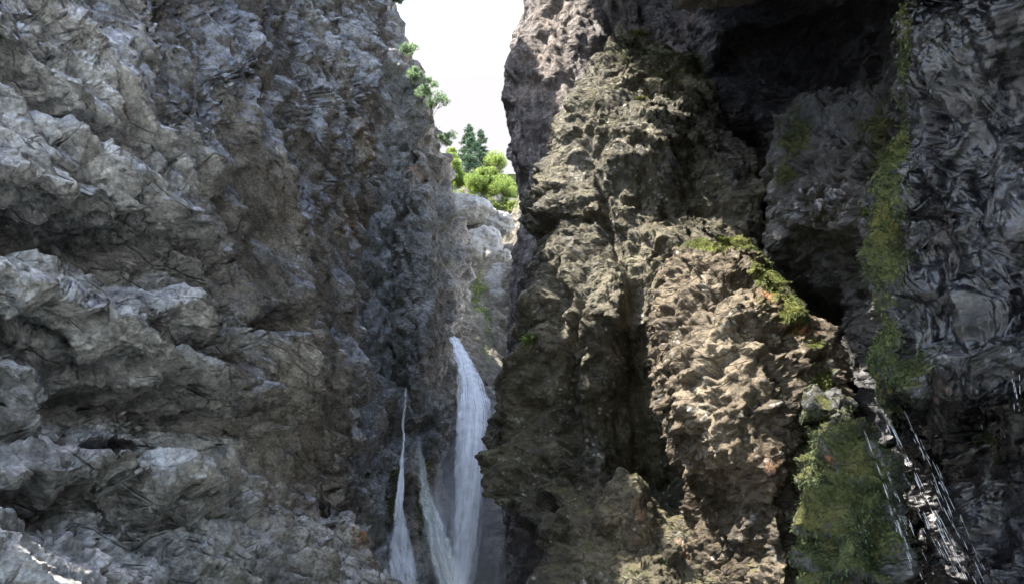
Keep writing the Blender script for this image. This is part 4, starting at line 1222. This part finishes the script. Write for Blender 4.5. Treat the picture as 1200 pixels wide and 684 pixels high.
# far sunny hill and stream
g = np.linspace(0, 1, 80); gx, gy = np.meshgrid(-120 + 240 * g, 60 + 160 * g)
gz = 12 + (gy - 60) * .30 + np.interp(gx, [-120, -20, 60, 120], [60, 28, 36, 70]) + 6 * fbm(np.stack([gx.ravel() / 25, gy.ravel() / 25, gx.ravel() * 0], 1), 4, 8).reshape(gx.shape)
idx = np.arange(6400).reshape(80, 80)
f = np.stack([idx[:-1, :-1].ravel(), idx[:-1, 1:].ravel(), idx[1:, 1:].ravel(), idx[1:, :-1].ravel()], 1)
hm = NT('far_meadow'); hm.l.new(hm.ramp(hm.noise(hm.coord(), .12, 8, .7), [(.4, (.07, .11, .03)), (.6, (.2, .22, .08))]), hm.bsdf.inputs['Base Color']); hm.bsdf.inputs['Roughness'].default_value = .9
ho = mesh_obj('hill', np.stack([gx, gy, gz], -1).reshape(-1, 3), f, hm.m)
tag(ho, 'sunny far hillside glimpsed behind the trees', 'hill', kind='structure')
ws = NT('stream_water'); ws.bsdf.inputs['Base Color'].default_value = (.05, .08, .075, 1); ws.bsdf.inputs['Roughness'].default_value = .08
bm_ = ws.node('ShaderNodeBump'); bm_.inputs['Distance'].default_value = .05; ws.l.new(ws.noise(ws.coord(), 3, 6), bm_.inputs['Height']); ws.l.new(bm_.outputs[0], ws.bsdf.inputs['Normal'])
ys = np.linspace(-20, 19, 60); cx = .6 * np.sin(ys * .35) - np.clip(ys - 10, 0, 9) * .12
vv = np.concatenate([np.stack([cx - 1.0 - .3 * np.sin(ys), ys, ys * 0 + .06], 1), np.stack([cx + 1.0 + .3 * np.cos(ys * 1.3), ys, ys * 0 + .06], 1)])
f = np.stack([np.arange(59), np.arange(59) + 60, np.arange(59) + 61, np.arange(59) + 1], 1)
so_ = mesh_obj('water', vv, f, ws.m); tag(so_, 'clear stream running along the gorge floor', 'stream', kind='structure')



# ------------------------------------------------------------------ light, sky, camera
elev = math.asin(SUN[2]); az = math.atan2(SUN[0], SUN[1])
w = bpy.data.worlds.new('World'); sc.world = w; w.use_nodes = True
nt = w.node_tree
sky = nt.nodes.new('ShaderNodeTexSky'); sky.sky_type = 'NISHITA'; sky.sun_disc = False
sky.sun_elevation = elev; sky.sun_rotation = az
sky.air_density = 1.2; sky.dust_density = 3.0; sky.ozone_density = 1.0; sky.altitude = 900
bg = nt.nodes['Background']; bg.inputs[1].default_value = .15
tc = nt.nodes.new('ShaderNodeTexCoord')
cn = nt.nodes.new('ShaderNodeTexNoise'); cn.inputs['Scale'].default_value = 1.6; cn.inputs['Detail'].default_value = 6; cn.inputs['Roughness'].default_value = .55
nt.links.new(tc.outputs['Generated'], cn.inputs['Vector'])
sx = nt.nodes.new('ShaderNodeSeparateXYZ'); nt.links.new(tc.outputs['Generated'], sx.inputs[0])
def wm(op, a, b):
    n = nt.nodes.new('ShaderNodeMath'); n.operation = op
    for i, v in enumerate((a, b)):
        if isinstance(v, (int, float)): n.inputs[i].default_value = v
        else: nt.links.new(v, n.inputs[i])
    return n.outputs[0]
cl = wm('ADD', wm('MULTIPLY', cn.outputs[0], .9), wm('MULTIPLY', sx.outputs[2], -.45))
cl = wm('ADD', cl, wm('MULTIPLY', sx.outputs[1], .35))
cr = nt.nodes.new('ShaderNodeValToRGB'); cr.color_ramp.elements[0].position = .05; cr.color_ramp.elements[1].position = .38
nt.links.new(cl, cr.inputs[0])
cf = nt.nodes.new('ShaderNodeMapRange'); cf.inputs[1].default_value = .35; cf.inputs[2].default_value = .75; nt.links.new(sx.outputs[1], cf.inputs[0])
cc = nt.nodes.new('ShaderNodeMix'); cc.data_type = 'RGBA'; nt.links.new(cf.outputs[0], cc.inputs[0])
cc.inputs[6].default_value = (5.1, 5.15, 5.4, 1); cc.inputs[7].default_value = (1.03, 1.01, 1.04, 1)   # bright cloud veil, thinner up the gorge
cm = nt.nodes.new('ShaderNodeMix'); cm.data_type = 'RGBA'
nt.links.new(cr.outputs[0], cm.inputs[0]); nt.links.new(sky.outputs[0], cm.inputs[6]); nt.links.new(cc.outputs[2], cm.inputs[7])
nt.links.new(cm.outputs[2], bg.inputs[0])
sd = bpy.data.lights.new('sun', 'SUN'); sd.energy = 3.0; sd.angle = R(.53); sd.color = (1, .93, .82)
so = bpy.data.objects.new('sun', sd); col.objects.link(so)
from mathutils import Vector
so.rotation_euler = Vector(SUN).to_track_quat('Z', 'Y').to_euler()
cd = bpy.data.cameras.new('camera'); co = bpy.data.objects.new('camera', cd); col.objects.link(co)
cd.sensor_width = 36; cd.lens = F / 1200 * 36; cd.clip_end = 3000; cd.clip_start = .05
co.location = CAM; co.rotation_euler = (R(90) + PITCH, 0, 0)
sc.camera = co
sc.view_settings.view_transform = 'Standard'; sc.view_settings.look = 'None'
sc.view_settings.exposure = 2.7; sc.view_settings.gamma = 1
sc.cycles.adaptive_threshold = .03; sc.cycles.max_bounces = 8; sc.cycles.diffuse_bounces = 4; sc.cycles.transparent_max_bounces = 32
